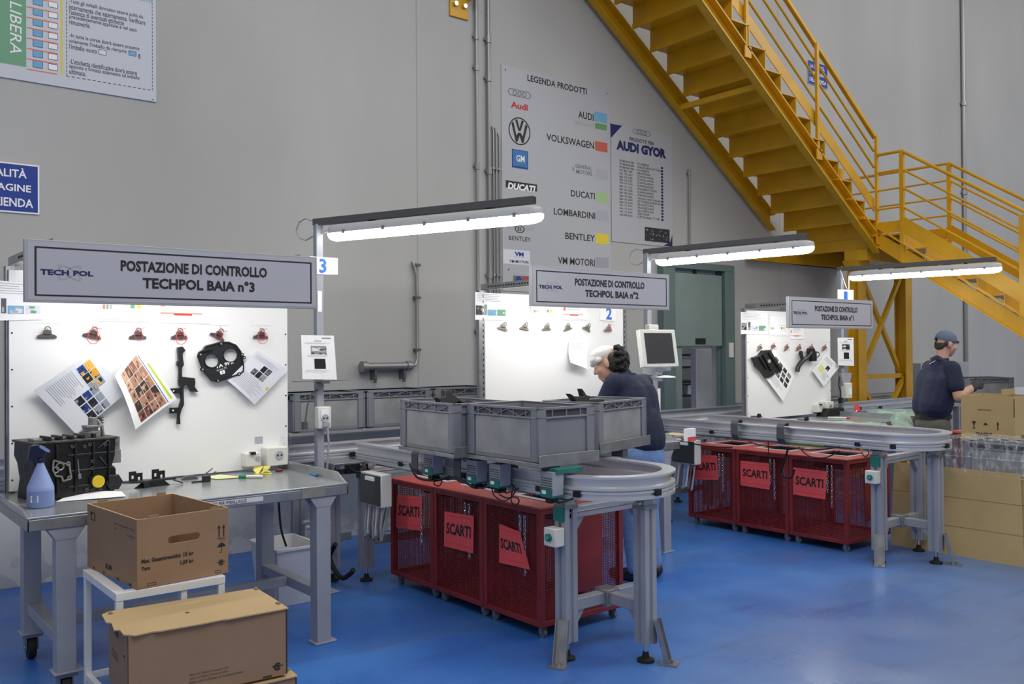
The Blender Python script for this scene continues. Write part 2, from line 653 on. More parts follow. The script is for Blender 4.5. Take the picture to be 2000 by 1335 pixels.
# the green hatch door in the back wall
d = thing('door_1', 'tall green steel sliding hatch half open in the back wall', 'door', (8.45, WY, 0))
d['kind'] = 'structure'
f = MB()
f.b2((7.80, WY - .10, 0), (8.0, WY + .02, 2.55), GREEND)
f.b2((8.92, WY - .10, 0), (9.10, WY + .02, 2.55), GREEND)
f.b2((7.80, WY - .10, 2.55), (9.10, WY + .02, 2.63), GREEND)
f.b2((8.89, WY - .02, 0), (8.93, WY + .03, 2.55), GREEND)
f.b2((8.0, WY - .045, 0), (8.17, WY - .01, 1.64), GREEN)
f.build('door_frame', d, bevel=.004)
g = MB().b2((7.95, WY - .06, 1.635), (8.90, WY - .02, 2.50), GREEN)
g.b2((7.95, WY - .065, 1.635), (8.90, WY - .058, 1.65), GREEND)
hp = g.build('hatch_panel', d, bevel=.004)
MB().b2((8.395, WY - .068, 1.665), (8.575, WY - .055, 1.735), BLACK).build('window_slot', hp)
t = MB()
t.b2((8.40, WY - .05, 2.50), (8.44, WY - .02, 2.56), BLACK)
t.cyl((8.80, WY - .06, 2.53), (8.88, WY - .06, 2.53), .02, BLACK)
t.build('hatch_track', d)
MB().b2((8.97, WY - .115, 1.50), (9.05, WY - .10, 1.68), PVCW).build('notice_plate', d)
# what shows through the hatch: a store room
struct(MB().b2((6.8, 9.6, 0), (13, 9.7, 3.2), mat('store_wall', (150, 152, 152), .6)).build('wall_store', smooth=0))
c = thing('store_cabinet', 'pale grey cabinet seen through the open green hatch', 'cabinet', (9.5, 7.9, 0))
MB().b2((9.22, 7.62, 0), (9.75, 7.72, 1.62), GPAINT).build('body', c, bevel=.005)
MB().b2((9.20, 7.6, .05), (9.52, 7.615, 1.6), WPAINT).build('door', c, bevel=.003)
s = thing('store_shelf', 'dark shelf unit with boxes behind the open green hatch', 'shelf', (10.5, 8.9, 0))
for z in (.9, 1.1, 1.32, 1.5):
    MB().b2((9.6, 8.7, z), (11.4, 9.1, z + .03), BLACK2).build('shelf_board', s)
for x in (9.6, 11.36):
    MB().b2((x, 8.7, 0), (x + .04, 9.1, 1.9), BLACK2).build('upright', s)
tag(MB().b2((10.36, 8.72, .93), (10.75, 9.0, 1.07), WPAINT).build('storage_box', origin=(10.55, 8.86, .93), bevel=.004), 'white box on the shelf behind the green hatch', 'box')
tag(MB().b2((10.15, 8.72, 1.35), (10.5, 9.0, 1.46), GPAINT).build('storage_box', origin=(10.32, 8.86, 1.35), bevel=.004), 'grey box on the upper shelf behind the green hatch', 'box')

# ------------------------------------------------------------------ conduits, wall fittings


def conduit(x, z0, z1, r, coup, label, y=WY - .03):
    t = thing('conduit_pipe', label, 'pipe', (x, y, z0), 'conduit pipes on the back wall')
    MB().cyl((x, y, z0), (x, y, z1), r, PIPE, 10).build('pipe', t)
    for z in coup:
        MB().cyl((x, y, z - .035), (x, y, z + .035), r * 1.5, PIPE, 10).b2((x - r * 2, y, z - .01), (x + r * 2, WY - .002, z + .01), PIPE).build('coupling', t)


conduit(5.2, .9, 8, .016, (4.66, 4.36, 3.4, 1.8), 'thin metal conduit pipe running up the wall, leftmost of the pipe cluster')
conduit(5.345, .9, 8, .02, (4.66, 4.28, 3.37, 2.35), 'thicker metal conduit pipe left of the legend board')
for i, x in enumerate((5.40, 5.435, 5.475)):
    zt = (3.80, 3.79, 3.74)[i]
    t = thing('conduit_pipe', ('short conduit pipe, first of three ending at mid height beside the legend board', 'short conduit pipe, middle of three ending at mid height beside the legend board', 'short conduit pipe, nearest of the three to the legend board')[i], 'pipe', (x, WY - .03, .9), 'conduit pipes on the back wall')
    MB().tube([(x, WY - .03, .9), (x, WY - .03, zt - .03), (x - .005, WY - .022, zt), (x - .008, WY - .012, zt + .01)], .011, PIPE, 8).build('pipe', t)
    for z in (3.4, 2.35):
        MB().b2((x - .022, WY - .045, z - .012), (x + .022, WY, z + .012), PIPE).build('clip', t)
conduit(8.345, 2.62, 3.75, .012, (3.7,), 'short thin grey conduit above the green hatch')
conduit(15.42, .9, 9, .035, (5.7, 4.2, 3.2), 'grey downpipe on the wall beyond the lower stair flight')

t = thing('pipe_manifold', 'beige horizontal pipe heater on brackets with riser on the wall', 'heater', (4.2, WY, 1.45))
MB().cyl((3.92, WY - .06, 1.475), (4.42, WY - .06, 1.475), .035, PIPE, 14).cyl((3.90, WY - .06, 1.475), (3.95, WY - .06, 1.475), .05, PIPE, 14).cyl((4.36, WY - .06, 1.475), (4.40, WY - .06, 1.475), .045, PIPE, 14).build('manifold_tube', t)
MB().tube([(4.42, WY - .06, 1.475), (4.46, WY - .05, 1.48), (4.50, WY - .03, 1.54), (4.50, WY - .03, 2.3), (4.47, WY - .03, 2.40), (4.47, WY - .018, 2.43)], .016, PIPE, 8).build('riser_pipe', t)
for x in (4.03, 4.33):
    MB().b2((x - .012, WY - .09, 1.36), (x + .012, WY - .002, 1.44), DGREY).cyl((x, WY - .07, 1.33), (x, WY - .07, 1.38), .015, DGREY).build('bracket', t)
for z in (2.4, 2.1, 1.62):
    MB().b2((4.47, WY - .05, z - .012), (4.53, WY - .002, z + .012), DGREY).build('clip', t)

t = thing('stair_bracket', 'yellow bolted steel bracket on the wall at the top edge', 'bracket', (5.0, WY, 4.9))
MB().b2((4.90, WY - .02, 4.80), (5.115, WY, 5.4), YEL).prism([(0, 0), (.2, 0), (.0, .5)], (5.10, WY - .02, 4.98), (0, -1, 0), (0, 0, 1), (.02, 0, 0), YEL).build('plate', t, bevel=.003)
for x in (4.955, 5.06):
    MB().cyl((x, WY - .05, 4.92), (x, WY - .02, 4.92), .024, CHROME, 6).build('bolt', t)

# ------------------------------------------------------------------ boards and signs on the wall


def W(px, py):
    return ony(px, py, WY - .012)


def crop(ox, oy, k):
    return lambda x, y: (ox + k * x, oy + k * y)


def flush(root, name, label=None):
    global S
    if S.mb.v:
        S.mb.build(name, root, smooth=0, label=label)
    S.mb = MB()


# poster top left
K = crop(0, 0, .3146)
S = rectsheet(.60, 2.176, WY - .012, 3.518, 4.75, mat('notice_board_white', (200, 204, 216), .5), thick=.01)
BD = S.build('notice_board', None, 'large white notice board with green band and packing rules, high at left', 'notice board')
S.mb = MB()


def pr(x0, y0, x1, y1, m, **k):
    S.prect(*K(x0, y0), *K(x1, y1), m, **k)


def pt(st, x0, y0, x1, y1, m, **k):
    S.ptext(st, *K(x0, y0), *K(x1, y1), m, **k)


a = S.uv(*K(3, -900)); b = S.uv(*K(163, 414))
pr(-330, -900, 163, 416, INKGR)
c0 = S.uv(*K(62, -75)); c1 = S.uv(*K(134, 338))
S.text('A LIBERA', S.uv(*K(62, 200))[0], S.uv(*K(100, -95))[1], S.uv(*K(134, 200))[0], S.uv(*K(100, 335))[1], PAPER, rot=True, shear=.15)
flush(BD, 'green_band', 'green band with white letters')
for i in range(12):
    y = 398 - 64.5 * i
    S.prect(*K(203, y - 26), *K(266, y + 30), INKB, off=.0006)
    S.prect(*K(207, y - 22), *K(262, y + 26), INKC, off=.0012)
    S.prect(*K(299, y - 6), *K(358, y + 44), INKN, off=.0006)
    S.prect(*K(302, y - 2), *K(355, y + 40), PAPER, off=.0012)
    u0, v0 = S.uv(*K(165, y + 27)); u1, v1 = S.uv(*K(357, y + 62))
    S.rect(u0, v0, u1, v0 + .006, INKO)
flush(BD, 'packing_chart')
pr(374, -600, 389, 468, INKY)
for st, x0, y0, x1, y1 in (('-Tutti gli imballi dovranno essere puliti sia', 428, -8, 888, 118), ('internamente che esternamente. Verificare', 428, 24, 902, 152), ("l'assenza di eventuali etichette", 430, 56, 770, 150), ('precedentemente applicate e nel caso', 430, 88, 848, 200), ('rimuoverle.', 430, 118, 560, 160), ('-In tutte le corsie dovrà essere presente', 432, 205, 865, 318), ("solamente l'imballo da riempire", 430, 238, 785, 328), ('e', 858, 333, 872, 350), ("l'imballo vuoto", 430, 270, 602, 320), ("-L'etichetta identificativa dovrà essere", 432, 362, 850, 462), ('apposta e firmata solamente ad imballo', 430, 395, 866, 494), ('ultimato.', 430, 425, 535, 460)):
    a, b = S.uv(*K(x0, y0)), S.uv(*K(x1, y1))
    h = .030
    S.text(st, a[0], a[1], b[0], a[1] + h, INKN if 0 else mat('slate_ink', (62, 62, 74), .6), bold=.004)
pr(798, 312, 846, 352, INK); S.prect(*K(801, 316), *K(843, 349), INKC, off=.0014)
pr(612, 304, 660, 346, INK); S.prect(*K(615, 308), *K(657, 343), PAPER2, off=.0014)
ua, va = S.uv(*K(412, 470)); ub, vb = S.uv(*K(945, 572))
for i in range(17):
    S.rect(ua + (ub - ua) * i / 17, va - .001, ua + (ub - ua) * (i + .6) / 17, va + .003, INK)
for i in range(40):
    S.rect(ua, va - .022 * i - .014, ua + .0025, va - .022 * i, INK)
    S.rect(ub, va - .022 * i - .014, ub + .0025, va - .022 * i, INK)
pt('Sistemi', 790, -45, 940, 18, INKC)
S.ring(S.uv(*K(950, 618))[0], S.uv(*K(950, 618))[1], .004, .005, .9, INKG)
flush(BD, 'rules_text')


def blue_sign(x0, x1, z0, z1, label, edge=.02):
    s = rectsheet(x0, x1, WY - .012, z0, z1, PAPER, thick=.006)
    s.rect(edge, edge * 1.5, 1 - edge, 1 - edge * 1.5, INKB)
    s.text('LA QUALITÀ', .10, .09, .85, .32, PAPER, bold=.02)
    s.text("È L'IMMAGINE", .08, .39, .90, .57, PAPER, bold=.02)
    s.text("DELL'AZIENDA", .07, .70, .925, .88, PAPER, bold=.02)
    s.build('blue_sign', None, label, 'sign')


blue_sign(.84, 1.372, 2.59, 2.935, 'blue sign with white capitals cut by the left edge of the photo')
blue_sign(10.87, 11.345, 5.235, 5.555, 'blue sign with white capitals behind the upper stair railing', .004)

# legend board
K = crop(920, 120, .31461)
S = rectsheet(5.524, 7.045, WY - .008, 2.2, 4.458, BOARDG, thick=.006)
BD = S.build('legend_board', None, 'tall white legend board with car maker logos and coloured squares on the wall', 'board')
S.mb = MB()


def rings(x0, y0, x1, y1, m):
    a, b = S.uv(*K(x0, y0)), S.uv(*K(x1, y1))
    rv = (b[1] - a[1]) / 2
    ru = (b[0] - a[0]) / 5.2
    for i in range(4):
        S.ring(a[0] + ru + i * (b[0] - a[0] - 2 * ru) / 3, a[1] + rv, ru, rv, .2, m)


def T(st, x0, y0, x1, y1, h, m=INK, **k):
    """height h is in crop pixels at the left end; the line slopes with the wall"""
    a = S.uv(*K(x0, y0)); a2 = S.uv(*K(x0, y0 + h)); b = S.uv(*K(x1, y1))
    S.text(st, a[0], a[1], b[0], a2[1], m, **k)


T('LEGENDA PRODOTTI', 350, 80, 718, 180, 40, bold=.015)
flush(BD, 'heading')
rings(228, 160, 373, 238, INKG)
T('Audi', 247, 245, 352, 270, 40, INKR, bold=.03)
flush(BD, 'maker_logo', 'four grey rings over red lettering')
u, v = S.uv(*K(301, 433))
ru, rv = S.uv(*K(368, 433))[0] - u, S.uv(*K(301, 519))[1] - v
S.ring(u, v, ru, rv, .09, INK)
for pts in ([(-.40, -.78), (-.20, -.84), (.0, -.22), (.20, -.84), (.40, -.78), (.10, -.02), (-.10, -.02)], [(-.74, -.48), (-.56, -.62), (-.29, .34), (-.10, .10), (.10, .10), (.29, .34), (.56, -.62), (.74, -.48), (.36, .78), (.22, .84), (0, .34), (-.22, .84), (-.36, .78)]):
    S.poly([(u + x * ru, v + y * rv) for x, y in pts], INK)
flush(BD, 'maker_logo', 'black V and W in a circle')
pr(253, 541, 354, 672, INKB); S.prect(*K(258, 546), *K(349, 660), mat('gm_blue', (60, 120, 180), .6), off=.0014)
T('GM', 280, 578, 332, 590, 42, PAPER, bold=.02, off=.002); S.prect(*K(280, 628), *K(332, 636), PAPER, off=.002)
flush(BD, 'maker_logo', 'blue square with white letters')
pr(215, 736, 410, 808, INK)
T('DUCATI', 226, 748, 400, 765, 42, PAPER, bold=.05, shear=.2, off=.002)
flush(BD, 'maker_logo', 'white slanted letters on a black bar')
u, v = S.uv(*K(302, 1040))
ru, rv = S.uv(*K(332, 1040))[0] - u, S.uv(*K(302, 1064))[1] - v
S.ring(u, v, ru, rv, .2, INK); S.text('B', u - ru * .4, v - rv * .5, u + ru * .4, v + rv * .5, INK)
for sg in (-1, 1):
    S.poly([(u + sg * ru * 1.05, v - rv * .5), (u + sg * ru * 3.2, v - rv * .8), (u + sg * ru * 2.6, v), (u + sg * ru * 1.05, v + rv * .4)], INKL)
T('BENTLEY', 235, 1080, 370, 1092, 26, INK)
flush(BD, 'maker_logo', 'winged round emblem')
pr(200, 1162, 366, 1264, PAPER2, off=.0004)
T('VM', 270, 1180, 326, 1186, 26, INKB, bold=.05); S.prect(*K(266, 1210), *K(330, 1217), INKR)
T('VM MOTORI', 238, 1229, 356, 1236, 18, INKN, bold=.02)
flush(BD, 'maker_logo', 'white card with blue letters over a red line')
for st, x0, y0, x1, y1, h in (('AUDI', 665, 305, 760, 330, 44), ('VOLKSWAGEN', 468, 445, 763, 500, 44), ('DUCATI', 620, 796, 768, 818, 40), ('LOMBARDINI', 514, 907, 770, 938, 42), ('BENTLEY', 585, 1060, 768, 1075, 40), ('VM MOTORI', 540, 1211, 768, 1222, 44)):
    T(st, x0, y0, x1, y1, h, bold=.012)
T('INGOLSTADT', 645, 366, 760, 385, 20, INKL)
T('GENERAL', 648, 634, 748, 650, 24, INKG, bold=.01); T('MOTORS', 652, 668, 752, 682, 26, INKG, bold=.01); T('\\', 630, 655, 640, 660, 24)
flush(BD, 'lettering')
for x0, y0, x1, y1, m in ((765, 308, 845, 384, INKC), (770, 380, 842, 430, mat('legend_green', (96, 158, 104), .6)), (770, 493, 847, 566, mat('legend_red', (196, 96, 74), .6)), (775, 666, 850, 740, INKL), (775, 806, 852, 878, mat('legend_lime', (164, 196, 140), .6)), (778, 922, 853, 995, INKL), (775, 1064, 855, 1136, INKY), (772, 1213, 855, 1283, mat('legend_mauve', (160, 160, 172), .6))):
    pr(x0, y0, x1, y1, m)
    flush(BD, 'colour_patch')
for x, y in ((213, 52), (842, 198), (233, 1290)):
    u, v = S.uv(*K(x, y)); S.ring(u, v, .005, .0035, .9, INK)
flush(BD, 'screw')
S = rectsheet(5.66, 5.875, WY - .012, 2.27, 2.36, mat('flag_grey', (110, 110, 112), .6), thick=.003)
S.ring(.3, .5, .18, .42, .95, INKB); S.poly([(.55, .2), (.95, .1), (.95, .6), (.6, .9)], INKR)
S.build('logo_plate', None, 'small dark plate with blue and red shapes under the legend board', 'sign')

# list board
S = rectsheet(7.057, 8.066, WY - .010, 2.80, 4.108, BOARDG, thick=.006)
BD = S.build('product_list_board', None, 'white board with product list and blue corner right of the legend board', 'board')
S.mb = MB()
S.poly([S.uv(*K(866, 386)), S.uv(*K(938, 398)), S.uv(*K(868, 474))], INKN)
rings(1002, 412, 1115, 470, INKG)
T('PRODOTTI PER', 983, 468, 1135, 490, 24, bold=.01)
T('AUDI GYOR', 902, 484, 1210, 540, 62, INKN, bold=.06)
flush(BD, 'heading')
c1 = ['7M3 800 966/D NBX', '7M3 800 966/B NBX', '7M3 800 966/F NBX', '7H1 882 139B', '03L 103 623', '06B 103 623B', '06D 103 623Z', '06D 103 623J', '06F 121 121C', '06F 103 623B', '06F 103 623H', '06H 103 464L', '06H 103 269H', '06H 115 251M', '06J 115 251K', '06J 115 251L', '06J 115 679E', '03H 906 971A']
c2 = ['SCHIEBER', 'WASSER ABSCHOTTUNG', 'SCHIEBER', 'ABDECKUNG', 'SCHWALLWAND', 'SCHWALLWAND', 'SCHWALLWAND', 'SCHWALLWAND', 'WASSERSTUTZEN', 'SCHWALLWAND', 'SCHWALLWAND', 'GROBÖLABSCHEIDER', 'KETTENKASTENDECKEL', 'SAUGLEITUNG', 'SAUGLEITUNG', 'SAUGLEITUNG', 'ZSB ROHR', 'LUFTKANAL TT NF']
a = S.uv(*K(920, 607)); b = S.uv(*K(920, 962)); uc = S.uv(*K(1032, 700))[0]; u2 = S.uv(*K(1150, 700))[0]; u1 = S.uv(*K(1000, 700))[0]; ud = S.uv(*K(1179, 700))[0]; ue = S.uv(*K(1192, 700))[0]
st = (b[1] - a[1]) / 18
for i in range(18):
    v = a[1] + st * i
    S.text(c1[i], a[0], v, u1 + (.03 if i < 3 else 0), v + st * .7, INK)
    S.text(c2[i], uc, v, uc + (u2 - uc) * min(1.25, len(c2[i]) / 13), v + st * .7, INK)
    S.rect(ud, v, ue, v + st * .7, INKN)
flush(BD, 'product_list')
a, b = S.uv(*K(1078, 1026)), S.uv(*K(1233, 1128))
S.rect(*a, *b, BLACK2)
rnd = random.Random(4)
for i in range(70):
    x, y = a[0] + (b[0] - a[0]) * rnd.uniform(.05, .9), a[1] + (b[1] - a[1]) * rnd.uniform(.1, .85)
    S.rect(x, y, min(b[0], x + rnd.uniform(.004, .02)), min(b[1], y + rnd.uniform(.003, .012)), rnd.choice((INKG, INKL, INK)), off=.0014)
S.poly([S.uv(*K(1236, 1120)), S.uv(*K(1250, 1072)), S.uv(*K(1250, 1150)), S.uv(*K(1195, 1142))], INKN)
flush(BD, 'picture')
# ------------------------------------------------------------------ yellow staircase
st = thing('staircase', 'yellow steel L-shaped staircase with railings against the back wall', 'staircase', (10.5, 6.1, 0))
YN, YF = 5.80, 6.93
SL = .69


def zl(x):
    return 2.83 + SL * (10.33 - x)


RUN, RISE = .2805, .2035
N = 17
for y0, y1, nm in ((YN - .03, YN + .035, 'near'), (YF - .05, YF + .03, 'far')):
    m = MB()
    xa, xb = 10.42, 5.2
    yy = YN if nm == 'near' else YF
    if nm == 'far':
        xa = 9.9
    # channel: web and two flanges
    m.prism([(xa, zl(xa)), (xb, zl(xb)), (xb, zl(xb) + .215), (xa, zl(xa) + .215)], (0, yy + .02, 0), (1, 0, 0), (0, 0, 1), (0, .012, 0), YEL)
    for o in (0, .197):
        m.prism([(xa, zl(xa) + o), (xb, zl(xb) + o), (xb, zl(xb) + .02 + o), (xa, zl(xa) + .02 + o)], (0, yy - .06, 0), (1, 0, 0), (0, 0, 1), (0, .085, 0), YEL)
    m.build('stringer', st)
for k in range(N):
    x, z = 10.374 - RUN * k, 3.171 + RISE * k
    m = MB()
    m.b2((x - RUN - .02, YN - .055, z - .012), (x, YF - .06, z), YEL)
    m.b2((x - .012, YN - .055, z - RISE), (x, YF - .06, z), YEL)
    m.b2((x - RUN - .02, YN + .03, z - .05), (x - RUN + .01, YF - .06, z - .012), YEL)
    m.build('tread', st)
m = MB()
m.bar((8.10, YN + .03, 4.42), (8.10, YF - .02, 4.42), .05, .06, YEL)
m.build('cross_brace', st)
# upper railing
hp = MB()
xt = 10.44
hp.bar((xt, YN, zl(xt) + 1.44), (5.5, YN, zl(5.5) + 1.44), .05, .05, YEL).build('handrail', st, bevel=.008)
for o in (1.25, 1.05, .79):
    MB().tube([(10.41, YN, zl(10.41) + o), (5.5, YN, zl(5.5) + o)], .014, YEL, 8).build('guard_rail', st)
MB().prism([(10.41, zl(10.41) + .50), (5.5, zl(5.5) + .50), (5.5, zl(5.5) + .66), (10.41, zl(10.41) + .66)], (0, YN, 0), (1, 0, 0), (0, 0, 1), (0, .008, 0), YEL).build('toe_plate', st)
for x in (10.42, 9.14, 7.83, 6.5):
    MB().box((x, YN - .03, zl(x) + .81), (.045, .03, 1.26), YEL).b2((x - .06, YN - .06, zl(x) + .10), (x + .045, YN - .045, zl(x) + .22), YEL).build('railing_post', st)
# landing
LX0, LX1, LY0, LY1, LZ = 10.42, 11.62, 5.78, 6.99, 2.99
m = MB()
m.b2((LX0 - .04, LY0, LZ - .02), (LX1, LY1, LZ), YEL).b2((LX0 + .02, 5.48, LZ - .02), (LX1 - .02, LY0, LZ), YEL)
m.build('landing_plate', st)
m = MB()
m.b2((LX0 - .04, LY0 + .02, LZ - .16), (LX0 + .03, LY1, LZ - .02), YEL)
m.b2((LX1 - .06, LY0, LZ - .27), (LX1, LY1, LZ - .02), YEL)
m.b2((LX0 - .04, LY1 - .08, LZ - .27), (LX1, LY1, LZ - .02), YEL)
m.b2((LX0 + .02, LY0 + .23, LZ - .27), (LX1, LY0 + .31, LZ - .02), YEL)
m.b2((LX0 - 1.0, LY1 - .10, LZ - .27), (LX1, LY1 - .02, LZ - .08), YEL)
m.build('landing_beam', st)
MB().b2((LX0 - .06, LY0 + .10, LZ - .30), (LX1, LY0 + .40, LZ - .16), YEL).prism([(-.16, 0), (.16, 0), (.09, -.1), (-.09, -.1)], (10.5, 6.0, LZ - .29), (1, 0, 0), (0, 0, 1), (0, .2, 0), YEL).build('column_head', st)
for x in (10.50, 11.66):
    m = MB()
    m.b2((x - .085, 6.02, 0), (x + .085, 6.035, 2.72), YEL).b2((x - .085, 6.165, 0), (x + .085, 6.18, 2.72), YEL).b2((x - .01, 6.035, 0), (x + .01, 6.165, 2.72), YEL)
    m.b2((x - .15, 5.96, 0), (x + .15, 6.24, .02), YEL)
    m.build('column', st)
for z0, z1 in ((1.27, 2.62), (.1, 1.2)):
    MB().bar((10.56, 6.08, z0), (11.6, 6.08, z1), .05, .055, YEL).build('diagonal_brace', st)
    MB().bar((10.56, 6.12, z1), (11.6, 6.12, z0), .05, .055, YEL).build('diagonal_brace', st)
MB().bar((10.5, 6.1, 1.235), (11.66, 6.1, 1.235), .06, .06, YEL).build('cross_beam', st)
# landing railing, and lower flight towards the room
X1, X2 = 10.42, 11.62
S2 = .684


def z2(y):                         # foot line of the lower stringer
    return 2.87 - S2 * (5.80 - y)


PY = 5.45
for X, yb in ((X1, 5.76), (X2, 6.95)):
    for o, r in ((.98, .02), (.76, .013), (.54, .013), (.31, .013)):
        pts = [(X, yb, LZ + o), (X, PY, LZ + o), (X, 1.6, LZ + o - S2 * .96 * (PY - 1.6))]
        MB().tube(pts, r, YEL, 8).build('handrail' if r > .015 else 'guard_rail', st)
    MB().b2((X - .004, PY, LZ + .01), (X + .004, yb, LZ + .15), YEL).build('toe_plate', st)
    for y in (PY, 4.11, 2.8):
        MB().b2((X - .02, y - .025, z2(y) + .0), (X + .02, y + .025, z2(y) + 1.32 if y < 5.4 else LZ + .98), YEL).build('railing_post', st)
for X in (X1, X2):
    m = MB()
    m.prism([(5.80, 2.87), (1.62, z2(1.62)), (1.62, z2(1.62) + .24), (5.80, 3.11 if X == X2 else 3.05)], (X - .006, 0, 0), (0, 1, 0), (0, 0, 1), (.012, 0, 0), YEL)
    for o in (0, .225):
        m.prism([(5.80, 2.87 + o), (1.62, z2(1.62) + o), (1.62, z2(1.62) + .018 + o), (5.80, 2.888 + o)], (X - .045 if X == X1 else X - .03, 0, 0), (0, 1, 0), (0, 0, 1), (.075, 0, 0), YEL)
    m.build('stringer', st)
    # raised plate beside the steps
    MB().prism([(PY, z2(PY) + .36), (1.62, z2(1.62) + .36), (1.62, z2(1.62) + .56), (PY, z2(PY) + .56)], (X - .004, 0, 0), (0, 1, 0), (0, 0, 1), (.008, 0, 0), YEL).build('toe_plate', st)
for k in range(1, 14):
    y, z = 5.48 - .29 * (k - 1), LZ - .2 * k
    m = MB()
    m.b2((X1 + .04, y - .29, z - .012), (X2 - .04, y + .02, z), YEL)
    m.b2((X1 + .04, y - .012, z), (X2 - .3, y, z + .2), YEL)
    m.build('tread', st)
m = MB().cyl((10.98, 6.6, LZ), (10.98, 6.6, 4.0), .05, YEL, 14).cyl((10.98, 6.6, 3.72), (10.98, 6.6, 3.80), .056, BLACK, 14)
m.build('tube_post', st)

# ------------------------------------------------------------------ conveyor loops
RAIL = [(-.034, .852), (.034, .852), (.034, .868), (.024, .871), (.024, .880), (.034, .884), (.034, .892), (.024, .896), (.034, .902), (.034, .913), (.013, .919), (.013, .957), (.036, .961), (.036, .972), (-.036, .972), (-.036, .961), (-.013, .957), (-.013, .919), (-.034, .913)]


def leg_profile(m, x, y, z0, z1, s=.042):
    p = []
    for k in range(4):
        a = k * pi / 2
        for u, v in ((-s, s), (-.012, s), (-.009, s - .012), (.009, s - .012), (.012, s), (s - .004, s)):
            p.append((u * cos(a) + v * sin(a), -u * sin(a) + v * cos(a)))
    m.prism(p, (x, y, z0), (1, 0, 0), (0, 1, 0), (0, 0, z1 - z0), ALUG)


def foot(m, x, y):
    m.cyl((x, y, .012), (x, y, .1), .011, CHROME, 8)
    m.lathe([(.045, 0), (.045, .012), (.02, .022), (.015, .05)], (x, y, 0), RUBBER, 16)


